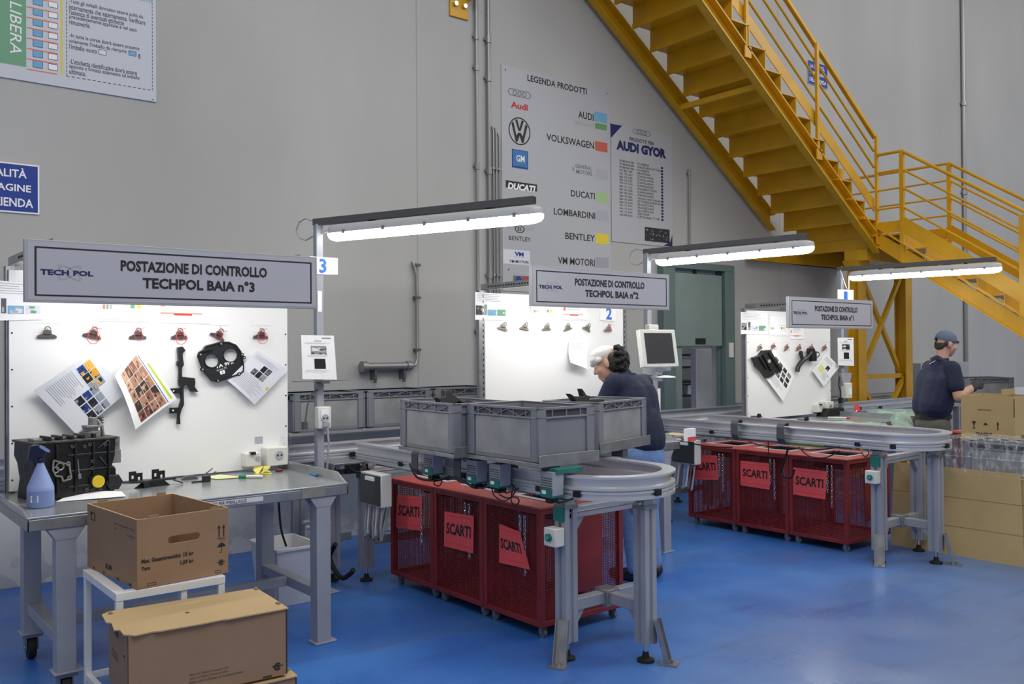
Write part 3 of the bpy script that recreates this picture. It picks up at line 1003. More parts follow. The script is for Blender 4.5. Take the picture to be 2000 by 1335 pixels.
def conveyor(ox, oy, label, back):
    """closed end loop: centre x 3.46, outer radius .37, tip towards the room"""
    t = thing('conveyor_loop', label, 'conveyor', (ox + 3.46, oy + 3.49, 0), 'looped aluminium conveyors')
    m = MB()
    R = .336
    path = [(ox + 3.46 - R, oy + back), (ox + 3.46 - R, oy + 4.6), (ox + 3.46 - R, oy + 3.49)]
    path += [(ox + 3.46 + R * cos(a), oy + 3.49 + R * sin(a)) for a in [pi + pi * i / 28 for i in range(1, 28)]]
    path += [(ox + 3.46 + R, oy + 3.49), (ox + 3.46 + R, oy + 4.6), (ox + 3.46 + R, oy + back)]
    m.sweep(RAIL, path, ALU)
    m.build('rail', t, smooth=30)
    legs = [(3.164, 3.4924), (3.456, 3.208), (3.756, 3.4924), (3.164, 5.585), (3.756, 5.585)]
    for x, y in legs:
        x, y = x + ox, y + oy
        m = MB()
        leg_profile(m, x, y, .095, .79)
        l = m.build('leg', t, smooth=0)
        m = MB()
        foot(m, x, y)
        m.build('foot', l)
        m = MB()
        m.b2((x - .045, y - .045, .79), (x + .045, y + .045, .81), GALV)
        m.b2((x - .035, y - .03, .81), (x + .035, y + .03, .845), ALUG)
        m.b2((x - .045, y - .04, .84), (x + .045, y + .04, .852), BLACK)
        m.b2((x - .06, y - .02, .815), (x + .06, y + .02, .828), CHROME)
        m.build('clamp', l)
    # slanted anchor brackets at the two front feet
    for x, y, dx, dy in ((3.164, 3.4924, -.065, -.035), (3.456, 3.208, .035, -.06)):
        x, y = x + ox, y + oy
        m = MB()
        v = Vector((dx, dy, 0)).normalized()
        p = Vector((v.y, -v.x, 0))
        c = Vector((x, y, 0)) + v * .075
        m.bar(c + v * .035, c - v * .02 + Vector((0, 0, .22)), .07, .008, GALV, up=v)
        for s in (-1, 1):
            m.bar(c + v * .045 + p * .033 * s, c - v * .012 + p * .033 * s + Vector((0, 0, .22)), .005, .024, GALV, up=v)
        m.box(c + v * .05 + Vector((0, 0, .004)), (.09, .09, .008), GALV, rz=math.atan2(v.y, v.x))
        m.cyl(c + v * .065, c + v * .065 + Vector((0, 0, .022)), .012, CHROME, 6)
        m.build('anchor_bracket', t)
    for y in (3.4924, 5.585):
        m = MB()
        m.b2((ox + 3.13, oy + y - .03, .735), (ox + 3.79, oy + y + .03, .795), ALUG)
        m.b2((ox + 3.13, oy + y - .032, .76), (ox + 3.79, oy + y + .032, .77), GALV)
        b = m.build('cross_beam', t, bevel=.003)
        MB().b2((ox + 3.105, oy + y - .035, .725), (ox + 3.13, oy + y + .035, .80), TEAL).build('end_cap', b)
        m = MB()
        m.b2((ox + 3.2, oy + y - .03, .25), (ox + 3.72, oy + y + .03, .31), ALUG)
        m.build('cross_beam', t, bevel=.003)
    m = MB().b2((ox + 3.43, oy + 3.25, .25), (ox + 3.485, oy + 3.47, .31), ALUG).b2((ox + 3.41, oy + 3.44, .235), (ox + 3.505, oy + 3.54, .325), GALV)
    m.build('cross_beam', t, bevel=.003)
    m = MB()
    for x, y, dx, dy in ((3.206, 3.4924, 1, 0), (3.714, 3.4924, -1, 0)):
        for z, s in ((.735, -1), (.25, -1)):
            MB().prism([(0, 0), (dx * .07, 0), (0, s * .09)], (ox + x, oy + y - .02, z), (1, 0, 0), (0, 0, 1), (0, .04, 0), ALUG).build('gusset', t)
    m.prism([(0, 0), (.06, 0), (0, -.08)], (ox + 3.435, oy + 3.25, .25), (0, 1, 0), (0, 0, 1), (.04, 0, 0), ALUG)
    m.build('gusset', t)
    # push button box at the front leg
    m = MB().b2((ox + 3.055, oy + 3.455, .60), (ox + 3.122, oy + 3.545, .695), PVCW)
    pb = m.build('push_button_box', t, bevel=.005)
    MB().cyl((ox + 3.055, oy + 3.50, .648), (ox + 3.04, oy + 3.50, .648), .02, TEAL, 16).cyl((ox + 3.04, oy + 3.50, .648), (ox + 3.036, oy + 3.50, .648), .012, mat('button_green', (60, 160, 130), .4), 16).build('button', pb)
    # control cabinet at the back leg with its bundle of cables
    m = MB().b2((ox + 3.02, oy + 5.13, .585), (ox + 3.10, oy + 5.40, .80), PVCW)
    jb = m.build('control_box', t, bevel=.004)
    MB().b2((ox + 3.01, oy + 5.14, .595), (ox + 3.022, oy + 5.39, .79), mat('smoked_cover', (58, 62, 62), .15)).b2((ox + 3.0, oy + 5.20, .755), (ox + 3.01, oy + 5.31, .78), PAPER).build('cover', jb)
    m = MB()
    for i in range(7):
        y = oy + 5.16 + .035 * i
        m.tube([(ox + 3.05, y, .59), (ox + 3.04, y + .01, .45), (ox + 3.05, y + .03, .36 + .012 * (i % 3)), (ox + 3.07, y + .06, .34 + .012 * (i % 3)), (ox + 3.10, y + .07, .42), (ox + 3.13, y + .06, .56)], .0065, (INKL, GALV, WPAINT)[i % 3], 6)
    m.build('cable_bundle', t)
    # black connectors along the rail
    m = MB()
    for y in (3.62, 4.3, 5.0):
        MB().b2((ox + 3.08, oy + y - .02, .868), (ox + 3.09, oy + y + .02, .895), BLACK).build('connector', t)
    for a in (pi * 1.12, pi * 1.5):
        c = Vector((ox + 3.46 + .372 * cos(a), oy + 3.49 + .372 * sin(a), .882))
        MB().box(c, (.016, .04, .03), BLACK, rz=a).build('connector', t)
    m = MB().b2((ox + 3.14, oy + 3.7, .83), (ox + 3.20, oy + 5.4, .85), GALV)
    m.b2((ox + 3.72, oy + 3.7, .83), (ox + 3.78, oy + 5.4, .85), GALV)
    m.build('cable_channel', t)
    return t


conveyor(0, 0, 'aluminium conveyor loop in the middle carrying grey crates', 5.6)
conveyor(3.2128, .0465, 'aluminium conveyor loop at right with no crates on its front rail', 5.6)


def back_conveyor(y, x0, x1, label, legs):
    t = thing('rail_conveyor', label, 'conveyor', ((x0 + x1) / 2, y, 0), 'straight conveyors along the back wall')
    MB().sweep(RAIL, [(x0, y), ((x0 + x1) / 2, y), (x1, y)], ALU).build('rail', t, smooth=30)
    m = MB().b2((x0, y - .02, .80), (x1, y + .02, .852), ALUG)
    m.build('beam', t)
    for x in legs:
        m = MB()
        leg_profile(m, x, y, .095, .80)
        l = m.build('leg', t, smooth=0)
        m = MB()
        foot(m, x, y)
        m.build('foot', l)
    for i in range(int((x1 - x0) / 1.2)):
        MB().b2((x0 + .5 + 1.2 * i, y - .045, .865), (x0 + .56 + 1.2 * i, y - .034, .895), BLACK).build('connector', t)


back_conveyor(5.74, -1.0, 14.2, 'long straight aluminium conveyor running behind the work boards', (.3, 2.98, 4.3, 5.3, 7.3, 8.6, 10.1, 12.4))
back_conveyor(6.30, -1.0, 14.2, 'long straight aluminium conveyor nearest the back wall', (.3, 2.98, 4.3, 5.3, 7.3, 8.6, 10.1, 12.4))

# ------------------------------------------------------------------ red wire cages


def wire_face(m, o, u, v, wu, wv, p=.0145):
    o, u, v = Vector(o), Vector(u), Vector(v)
    n = u.cross(v) * .0013
    for d, e, L, Wd in ((u, v, wv, wu), (v, u, wu, wv)):
        k = int(Wd / p)
        for i in range(1, k):
            a = o + d * (Wd * i / k)
            b = a + e * L
            h = d * .0013
            m.add([a - h - n, a + h - n, a + h + n, a - h + n, b - h - n, b + h - n, b + h + n, b - h + n], [(0, 1, 5, 4), (1, 2, 6, 5), (2, 3, 7, 6), (3, 0, 4, 7)], RED)


def cage(loc, label, endplate=False):
    CW, CL, Z0, Z1 = .654, .53, .066, .722
    t = thing('wire_cage', label, 'cage trolley', loc, 'red wire cages')
    L = Vector(loc)
    M = Matrix.Translation(L)
    m = MB(M)
    F = .034
    for x in (0, CW - F):
        for y in (0, CL - F):
            m.b2((x, y, Z0), (x + F, y + F, Z1), RED)
    for z in (Z0, Z1 - .03):
        for x in (0, CW - F):
            m.b2((x + .001, F, z), (x + F - .001, CL - F, z + .03), RED)
        for y in (0, CL - F):
            m.b2((F, y + .001, z), (CW - F, y + F - .001, z + .03), RED)
    m.build('frame', t, bevel=.002)
    m = MB(M)
    m.b2((F, F, Z0 + .005), (CW - F, CL - F, Z0 + .01), RED)
    m.build('bottom_plate', t)
    m = MB(M)
    Z = Z1
    hx0, hx1, hy0, hy1 = .2, .5, .12, .42
    for a, b in (((-.008, -.004, Z), (hx0, CL + .002, Z + .012)), ((hx1, -.004, Z), (CW + .008, CL + .002, Z + .012)), ((hx0, -.004, Z), (hx1, hy0, Z + .012)), ((hx0, hy1, Z), (hx1, CL + .002, Z + .012))):
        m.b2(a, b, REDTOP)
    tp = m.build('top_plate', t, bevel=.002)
    m = MB(M)
    for a, b in (((hx0 - .04, hy0 - .04), (hx1 + .04, hy0)), ((hx0 - .04, hy1), (hx1 + .04, hy1 + .04)), ((hx0 - .04, hy0), (hx0, hy1)), ((hx1, hy0), (hx1 + .04, hy1))):
        m.b2((*a, Z + .012), (*b, Z + .016), INKL)
    m.build('chute_rim', tp)
    m = MB(M)
    m.b2((hx0, hy0, Z - .1), (hx0 + .004, hy1, Z), BLACK2).b2((hx1 - .004, hy0, Z - .1), (hx1, hy1, Z), BLACK2).b2((hx0, hy0, Z - .1), (hx1, hy0 + .004, Z), BLACK2).b2((hx0, hy1 - .004, Z - .1), (hx1, hy1, Z), BLACK2)
    m.build('chute', tp)
    zb, zt = Z0 + .03, Z1 - .03
    for o, u, a in (((.012, F, zb), (0, 1, 0), CL - 2 * F), ((CW - .012, F, zb), (0, 1, 0), CL - 2 * F), ((F, .012, zb), (1, 0, 0), CW - 2 * F), ((F, CL - .012, zb), (1, 0, 0), CW - 2 * F)):
        m = MB(M)
        wire_face(m, o, u, (0, 0, 1), a, zt - zb)
        m.build('wire_panel', t, smooth=0)
    for x in (.05, CW - .05):
        for y in (.05, CL - .05):
            m = MB(M)
            m.b2((x - .025, y - .025, .060), (x + .025, y + .025, .066), GALV)
            m.b2((x - .016, y - .02, .028), (x - .012, y + .012, .062), GALV).b2((x + .012, y - .02, .028), (x + .016, y + .012, .062), GALV)
            cs = m.build('caster', t)
            MB(M).cyl((x - .01, y - .008, .026), (x + .01, y - .008, .026), .026, WHEELG, 16).cyl((x - .018, y - .008, .026), (x + .018, y - .008, .026), .007, CHROME, 8).build('wheel', cs)
    # chain hanging on the front face
    for y, n in ((.17, 9), (.13, 14)):
        m = MB(M)
        for i in range(n):
            z = .66 - .024 * i
            a = [(-.006 + (0 if i % 2 else .006 * cos(q)), y + (.0075 * cos(q) if i % 2 else 0), z + .015 * sin(q)) for q in [2 * pi * j / 10 for j in range(10)]]
            m.tube(a, .0024, CHROME, 5, closed=True)
        m.build('chain', t)
    if endplate:
        MB(M).b2((.25, -.006, .22), (.47, -.002, .66), RED).build('end_plate', t)
    return t


CX, CY = 3.256, 3.806
cl = ('nearest red wire cage under the crate-laden conveyor, its card hanging askew', 'middle red wire cage under the crate-laden conveyor', 'far red wire cage under the crate-laden conveyor beside the control box')
cr = ('nearest red wire cage under the empty conveyor loop', 'middle red wire cage under the empty conveyor loop', 'far red wire cage under the empty conveyor, card half hidden by the control box')
k0 = cage((CX, CY, 0), cl[0], True)
k1 = cage((CX, CY + .536, 0), cl[1])
dup(k1, (CX, CY + 1.072, 0), cl[2])
dup(k0, (CX + 3.2128, CY + .0465, 0), cr[0])
dup(k1, (CX + 3.2128, CY + .0465 + .536, 0), cr[1])
dup(k1, (CX + 3.2128, CY + .0465 + 1.072, 0), cr[2])
dup(k1, (9.35, 3.95, 0), 'red wire cage behind the big cardboard box at right')


def scarti(px, x, label, t0=(.08, .3, .92, .62)):
    q = [onx(a, b, x) for a, b in px]
    s = Sheet(*q, REDCARD, thick=.002)
    s.text('SCARTI', t0[0], t0[1], t0[2], t0[3], INK, bold=.03)
    s.rect(.05, .1, .95, .105, RED)
    s.rect(.05, .86, .95, .865, RED)
    s.build('scrap_card', None, label, 'card', 'red scrap cards')


XA, XB = CX - .012, CX + 3.2128 - .012
scarti([(776, 965), (824, 970), (822, 1036), (773, 1029)], XA, 'red SCARTI card on the far cage under the crate-laden conveyor')
scarti([(868, 998), (925, 1007), (924, 1080), (867, 1066)], XA, 'red SCARTI card on the middle cage under the crate-laden conveyor')
scarti([(975, 1022), (1015, 1038), (1035, 1112), (975, 1098)], XA - .004, 'crooked red SCARTI card on the nearest cage under the crate-laden conveyor', (.06, .34, .86, .62))
scarti([(1349, 887), (1400, 889), (1403, 937), (1356, 936)], XB, 'red SCARTI card partly hidden behind the control box at right')
scarti([(1446, 899), (1504, 905), (1503, 956), (1446, 947)], XB, 'red SCARTI card on the middle cage under the empty conveyor')
scarti([(1549, 912), (1615, 920), (1612, 975), (1549, 965)], XB, 'red SCARTI card on the nearest cage under the empty conveyor')
# ------------------------------------------------------------------ work tables
TZ = .875


def table(ox, oy, label, casters, tape=False):
    x0, x1, y0, y1 = ox + .833, ox + 2.455, oy + 4.53, oy + 5.42
    t = thing('work_table', label, 'table', ((x0 + x1) / 2, (y0 + y1) / 2, 0), 'grey steel work tables')
    m = MB().b2((x0, y0, TZ - .012), (x1, y1, TZ), STEEL)
    for a, b in (((x0, y0, TZ - .065), (x1, y0 + .012, TZ - .012)), ((x0, y1 - .012, TZ - .065), (x1, y1, TZ - .012)), ((x0, y0, TZ - .065), (x0 + .012, y1, TZ - .012)), ((x1 - .012, y0, TZ - .065), (x1, y1, TZ - .012))):
        m.b2(a, b, GALV)
    tp = m.build('table_top', t, bevel=.004)
    MB().prism([(0, 0), (y1 - y0 - .02, 0), (y1 - y0 - .02, .05), (.1, .05)], (x1 - .014, y0 + .02, TZ), (0, 1, 0), (0, 0, 1), (.012, 0, 0), STEEL).build('side_lip', tp)
    m = MB().prism([(0, 0), (y1 - y0 - .02, 0), (y1 - y0 - .02, .02), (.1, .02)], (x0, y0 + .02, TZ), (0, 1, 0), (0, 0, 1), (.012, 0, 0), STEEL)
    m.build('side_lip', tp)
    if tape:
        s = Sheet((1.62, y0 - .001, TZ - .022), (1.95, y0 - .001, TZ - .022), (1.95, y0 - .001, TZ - .046), (1.62, y0 - .001, TZ - .046), PAPER2, thick=.0004)
        s.text('BANCO PER IMBALLAGGI', .05, .15, .72, .85, INK)
        s.build('label_strip', tp)
        MB().b2((2.17, y0 - .002, TZ - .06), (2.31, y0, TZ - .006), mat('adhesive_tape', (140, 140, 132), .5, nz=.1, nscale=20)).build('tape_patch', tp)
    zb = .135 if casters else .0
    for x in (x0 + .165, x1 - .15):
        for y in (y0 + .05, y1 - .09):
            left = x < (x0 + x1) / 2
            z = zb if left else 0
            m = MB()
            m.bar((x, y, TZ - .06), (x + (0 if left else .03) * 0, y, z + .008), .085, .085, GPAINT, up=(0, 1, 0))
            m.prism([(-.085, 0), (.085, 0), (.044, -.06), (-.044, -.06)], (x, y - .044, TZ - .062), (1, 0, 0), (0, 0, 1), (0, .006, 0), GPAINT)
            m.prism([(-.085, 0), (.085, 0), (.044, -.06), (-.044, -.06)], (x, y + .038, TZ - .062), (1, 0, 0), (0, 0, 1), (0, .006, 0), GPAINT)
            m.b2((x - .055, y - .05, z), (x + .075, y + .05, z + .01), GPAINT)
            l = m.build('leg', t, bevel=.004)
            if left and casters:
                m = MB()
                m.b2((x - .04, y - .04, .118), (x + .05, y + .04, .135), GALV)
                m.b2((x - .032, y - .03, .05), (x - .024, y + .03, .12), GALV).b2((x + .024, y - .03, .05), (x + .032, y + .03, .12), GALV)
                c = m.build('caster', l)
                MB().lathe([(.03, -.022), (.058, -.018), (.06, 0), (.058, .018), (.03, .022)], (x, y, .06), RUBBER, 20, 'X').cyl((x - .035, y, .06), (x + .035, y, .06), .012, CHROME).build('wheel', c)
    m = MB()
    zs = .30
    for x in (x0 + .175, x1 - .15):
        m.b2((x - .035, y0 + .09, zs - .055), (x + .035, y1 - .13, zs), GPAINT)
    ym = (y0 + y1) / 2 - .02
    m.b2((x0 + .165, ym - .025, zs - .055), (x1 - .185, ym + .025, zs - .004), GPAINT)
    m.build('stretcher', t, bevel=.003)
    return t


BO = [(0, 0), (3.2128, .05), (6.4256, .10)]           # bays 3, 2, 1
table(0, 0, 'grey steel work table on casters with an engine block on it, at left', True, True)
table(3.12, .25, 'grey steel work table in the middle behind the worker in the white cap', False)
table(*BO[2], 'grey steel work table at right holding film-wrapped parts', False)

# ------------------------------------------------------------------ work boards
PY_ = (5.37, 5.45, 5.50)
PX_ = ((.905, 2.48), (4.10, 5.66), (7.43, 8.92))
PZ_ = ((.885, 2.06), (.885, 2.05), (.90, 1.99))
NAMES = ('left', 'middle', 'right')
for b in range(3):
    (x0, x1), y, (z0, z1) = PX_[b], PY_[b], PZ_[b]
    t = thing('work_board', ('white work board behind the table with the engine block', 'white work board behind the worker in the white cap', 'white work board at right hung with black parts and papers')[b], 'board', ((x0 + x1) / 2, y, z0), 'white work boards')
    m = MB().b2((x0, y, z0), (x1, y + .018, z1), WBOARD)
    pn = m.build('panel', t, bevel=.002)
    m = MB()
    for k in range(6):
        z = z0 + .06 + (z1 - z0 - .2) * k / 5
        for x in (x0 + .014, x1 - .014):
            m.cyl((x, y, z), (x, y - .002, z), .005, INK, 8)
    # printed strips above the clips
    rn = random.Random(b)
    m.build('screw', pn)
    m = MB()
    up = ((x0 - .015, x0 + .03), (x1 - .04, x1 + .005))
    for (a, c), nm in zip(up, 'lr'):
        m = MB().b2((a, y + .02, .80), (c, y + .023, z1 + .02), GALV).b2((a, y + .02, .80), (a + .003, y + .06, z1 + .02), GALV)
        if b == 1:
            m.b2((a - .02 if nm == 'l' else a, y - .003, z0), (c - .01 if nm == 'l' else c, y - .001, z1), GALV)
            for k in range(26):
                m.b2((c - .03 if nm == 'l' else a + .01, y - .0045, z0 + .03 + k * .044), (c - .022 if nm == 'l' else a + .018, y - .003, z0 + .05 + k * .044), INK)
        m.build('upright', t)
    zs = z1 + .02
    SGX = (2.10, 5.18, 8.04)
    ya = (4.352, 4.625, 4.577)[b]
    for a in (x0 + .02, SGX[b]):
        m = MB().b2((a - .02, ya, zs), (a + .02, y + .02, zs + .003), GALV).b2((a - .02, ya, zs), (a - .017, y + .02, zs + .045), GALV)
        for k in range(24):
            yy = ya + .03 + k * .031
            m.b2((a - .0215, yy, zs + .016), (a - .0195, yy + .016, zs + .028), INK)
        m.build('slotted_arm', t)
    # lamp under the arms, behind the sign
    yl = 4.80 + BO[b][1]
    la, lb = ((.99, 2.08), (4.20, 5.13), (7.38, 7.98))[b]
    m = MB().b2((la, yl - .05, zs - .045), (lb, yl + .05, zs), CLEAR)
    h = m.build('board_lamp', t, bevel=.006)
    m = MB()
    m.prism([(-.042, -.048), (.042, -.048), (.03, -.085), (-.03, -.085)], (la + .03, yl, zs), (0, 1, 0), (0, 0, 1), (lb - la - .06, 0, 0), TUBES)
    m.build('glowing_diffuser', h, label='glowing white diffuser')
# outlets fixed to the boards
for b, (xa, xb, z) in enumerate(((2.17, 2.40, .90), (0, 0, 0), (8.56, 8.86, .91))):
    if not z:
        continue
    y = PY_[b]
    m = MB().b2((xa, y - .07, z + .01), (xa + .10, y, z + .095), PVCW).build('switch_box', bpy.data.objects['work_board' if b == 0 else 'work_board.002'], bevel=.006)
    MB().cyl((xa + .08, y - .07, z + .06), (xa + .08, y - .078, z + .06), .014, INKL, 12).b2((xa + .03, y - .085, z + .085), (xa + .06, y - .05, z + .10), BLACK).build('switch', m)
    m = MB().b2((xa + .13, y - .09, z + .005), (xa + .27, y, z + .12), PVCW).build('outlet_box', bpy.data.objects['work_board' if b == 0 else 'work_board.002'], bevel=.006)
    MB().cyl((xa + .21, y - .09, z + .07), (xa + .21, y - .095, z + .07), .027, INKL, 18).cyl((xa + .198, y - .094, z + .07), (xa + .198, y - .097, z + .07), .006, INK, 8).cyl((xa + .222, y - .094, z + .07), (xa + .222, y - .097, z + .07), .006, INK, 8).build('socket', m)
tag(rectsheet(2.26, 2.31, 5.37 - .003, 1.045, 1.085, INKL).mb.build('sticker', origin=(2.285, 5.367, 1.065), smooth=0), 'small grey sticker low on the station three board above the outlets', 'sticker')

# ------------------------------------------------------------------ hanging signs
SG = ((.787, 4.319, 2.111, 1.376, .273), (3.867, 4.592, 2.181, 1.376, .273), (6.732, 4.544, 2.060, 1.376, .273))
uvs = None
for b, (x, y, z, wd, hh) in enumerate(SG):
    n = 3 - b
    t = thing('station_sign', 'grey hanging sign board reading POSTAZIONE DI CONTROLLO n°%d' % n, 'sign', (x + wd / 2, y, z - hh), 'hanging station signs')
    m = MB().b2((x, y, z - hh), (x + wd, y + .03, z), SIGNF)
    m.build('sign_frame', t, bevel=.002)
    s = rectsheet(x + .012, x + wd - .012, y - .0012, z - hh + .01, z - .01, SIGNG, thick=.001)
    if b == 0:
        P = lambda cx, cy: s.uv(.35953 * cx, 420 + .35953 * cy)
        uvs = [P(655, 243), P(1450, 330), P(775, 336), P(1383, 408), P(218, 291), P(375, 323), P(398, 300), P(507, 329), P(380, 312), P(448, 265), P(160, 155), P(1727, 485), P(655, 303), P(775, 397), P(218, 322), P(398, 328)]
    q = uvs
    s.frame(.02, .08, .985, .93, .006, .028, INK)
    s.text('POSTAZIONE DI CONTROLLO', q[0][0], q[0][1], q[1][0], q[12][1], INK, bold=.035)
    s.text('TECHPOL BAIA n°%d' % n, q[2][0], q[2][1], q[3][0], q[13][1], INK, bold=.035)
    u, v = q[8]
    ru = (q[9][0] - q[8][0]) * .95
    for sg in (-1, 1):
        vs = []
        N = 26
        for i in range(N + 1):
            a = 2 * pi * i / N
            for k in (1, .78):
                ex, ey = cos(a) * ru * k, sin(a) * .085 * k
                vs.append(s.P(u + ex, v + ey + sg * ex * 3.0, .0008))
        s.mb.add(vs, [(2 * i, 2 * i + 2, 2 * i + 3, 2 * i + 1) for i in range(N)], INKL)
    s.text('TECH', q[4][0], q[4][1], q[5][0], q[14][1], INKN, bold=.04)
    s.text('POL', q[6][0], q[6][1], q[7][0], q[15][1], INKN, bold=.04)
    s.build('sign_face', t)
    for k in (.08, .92):
        MB().b2((x + wd * k - .015, y + .03, z - .08), (x + wd * k + .015, y + .045, z - .01), GALV).build('hanger', t)

# ------------------------------------------------------------------ lamp posts
LE = ((3.430, 4.040, 2.50), (6.285, 4.070, 2.50), (9.55, 4.015, 2.50))
PP = ((2.778, 5.53), (5.985, 5.50), (9.13, 5.50))
for b in range(3):
    px, py = PP[b]
    e = Vector(LE[b])
    t = thing('lamp_post', ('grey lamp post with fluorescent arm lamp beside the station three board', 'grey lamp post with fluorescent arm lamp, carrying the monitor in the middle', 'grey lamp post with fluorescent arm lamp beside the yellow columns')[b], 'lamp', (px, py, 0), 'lamp posts')
    m = MB().b2((px - .025, py - .025, .006), (px + .025, py + .025, 2.47), GPAINT).b2((px - .1, py - .1, 0), (px + .1, py + .1, .008), GPAINT)
    m.build('pole', t, bevel=.003)
    s0 = Vector((px, py, 2.485))
    dr = (e - s0).normalized()
    st0 = s0 - dr * .03
    m = MB().bar(st0, e, .045, .045, DGREY)
    arm = m.build('arm', t, bevel=.002)
    MB().bar(e - dr * .001, e + dr * .002, .036, .036, BLACK).build('end_cap', arm)
    pr_ = Vector((dr.y, -dr.x, 0))
    f0, f1 = s0 + dr * .10, e + dr * .05
    o = Vector((0, 0, -.075))
    # housing and diffuser with rounded ends
    prof = [(-.055, .022), (-.04, .040), (.04, .040), (.055, .022), (.055, -.014), (-.055, -.014)]
    m = MB()

    def ends(poly, m, mt, sq=1.0):
        n = len(poly)
        L = (f1 - f0).length
        st_ = [(0, .45), (.02, .78), (.05, .96), (.09, 1), (L - .09, 1), (L - .05, .96), (L - .02, .78), (L, .45)]
        vs = []
        for a, k in st_:
            vs += [f0 + o + dr * a + pr_ * x * k + Vector((0, 0, z * (.35 + .65 * k))) for x, z in poly]
        fs = [(i * n + j, i * n + (j + 1) % n, (i + 1) * n + (j + 1) % n, (i + 1) * n + j) for i in range(len(st_) - 1) for j in range(n)]
        m.add(vs, fs + [tuple(range(n)), tuple((len(st_) - 1) * n + j for j in range(n))[::-1]], mt)

    ends(prof, m, CLEAR)
    h = m.build('lamp_housing', t, smooth=50)
    m = MB()
    ends([(-.050, -.014), (-.048, -.036), (-.034, -.058), (0, -.066), (.034, -.058), (.048, -.036), (.050, -.014)], m, TUBEL)
    m.build('glowing_diffuser', h, smooth=50, label='glowing white diffuser')
    m = MB()
    L = (f1 - f0).length
    for k in (.1, .3, .5, .7, .9):
        c = f0 + o + dr * L * k
        for sg in (-1, 1):
            MB().box(c + pr_ * .056 * sg + Vector((0, 0, -.012)), (.022, .006, .026), GALV, rz=math.atan2(dr.y, dr.x)).build('clip', h)
    m = MB()
    for k in (.22, .78):
        c = f0 + dr * L * k
        MB().box(c + Vector((0, 0, -.030)), (.03, .05, .016), BLACK, rz=math.atan2(dr.y, dr.x)).build('mount', arm)
    m = MB()
    if b < 2:
        c = s0 - dr * .02 + Vector((0, 0, -.03))
        pts = [c + Vector((0, 0, .06))] + [c - dr * (.09 - .09 * cos(a)) * .9 - pr_ * .02 + Vector((-.02, 0, -.01)) + Vector((0, 0, .075 * sin(a))) for a in [pi * .25 * i for i in range(1, 8)]] + [f0 + o + Vector((0, 0, .01))]
    else:
        c = s0 + dr * .02
        pts = [c + Vector((0, 0, .03)), c + Vector((-.03, 0, -.03)), c + Vector((.01, -.04, -.2)), c + Vector((.05, -.05, -.24)), c + Vector((.04, -.06, -.1)), f0 + o]
    m.tube(pts, .006, INKL if b < 2 else PVCW, 6)
    m.build('cable', t)

# left post: paper shelf, socket, cables
t = bpy.data.objects['lamp_post']
px, py = PP[0]
MB().b2((px - .21, py - .10, 1.415), (px + .17, py - .03, 1.42), GALV).b2((px - .03, py - .1, 1.40), (px + .03, py - .02, 1.415), DGREY).build('paper_shelf', t)
m = MB().b2((px - .048, py - .085, 1.10), (px + .048, py - .026, 1.245), PVCW).build('outlet_box', t, bevel=.006)
MB().b2((px - .028, py - .09, 1.165), (px + .028, py - .083, 1.225), PAPER).cyl((px, py - .085, 1.17), (px, py - .093, 1.17), .027, INKL, 18).cyl((px - .012, py - .092, 1.17), (px - .012, py - .095, 1.17), .006, INK, 8).cyl((px + .012, py - .092, 1.17), (px + .012, py - .095, 1.17), .006, INK, 8).b2((px - .02, py - .11, 1.115), (px + .024, py - .085, 1.14), GPAINT).build('socket', m)
MB().tube([(px + .01, py - .10, 1.12), (px + .02, py - .10, 1.0), (px + .035, py - .04, .8), (px + .03, py, .5)], .007, INKL, 6).build('cable', t)
m = MB().tube([(px - .02, py - .02, 1.36), (px - .07, py - .03, 1.33), (px - .10, py - .03, 1.25), (px - .12, py - .04, 1.15)], .006, DGREY, 6)
m.b2((px - .14, py - .055, 1.10), (px - .11, py - .025, 1.15), DGREY).build('plug_lead', t)
# white strips on the left post
MB().b2((px - .018, py - .027, 1.88), (px + .012, py - .0255, 2.02), PAPER).build('label_strip', t)

# middle post: monitor arm, shelf, sheets
t = bpy.data.objects['lamp_post.001']
px, py = PP[1]
MB().b2((px - .06, py - .08, 1.71), (px + .06, py - .02, 1.83), PVCW).build('junction_box', t, bevel=.008)
m = MB().bar((px - .02, py - .02, 1.40), (px - .16, py - .38, 1.45), .05, .05, GPAINT).b2((px - .06, py - .06, 1.1), (px + .06, py - .02, 1.46), GPAINT)
m.build('monitor_arm', t, bevel=.004)
mc = Vector((5.56, 4.98, 1.62))
M = Matrix.Translation(mc) @ Matrix.Rotation(radians(-4), 4, 'Z') @ Matrix.Rotation(radians(-9), 4, 'X')
mo = thing('monitor', 'white framed monitor with dark screen on the station two lamp post', 'monitor', mc)
MB(M).b2((-.20, 0, -.155), (.20, .045, .155), PVCW).build('casing', mo, bevel=.006)
MB(M).b2((-.155, -.004, -.125), (.155, .002, .125), SCREEN).build('screen', mo)
MB().b2((5.53, 5.0, 1.40), (5.62, 5.14, 1.47), GPAINT).build('mount', mo, bevel=.004)
tag(MB().lathe([(.02, 0), (.085, .006), (.07, .014), (.02, .022)], (5.60, 4.95, 1.375), WPAINT, 20).b2((5.56, 4.95, 1.35), (5.62, 5.2, 1.375), GPAINT).build('monitor_tray', origin=(5.6, 4.95, 1.42)), 'small white tray on the arm under the monitor', 'tray')

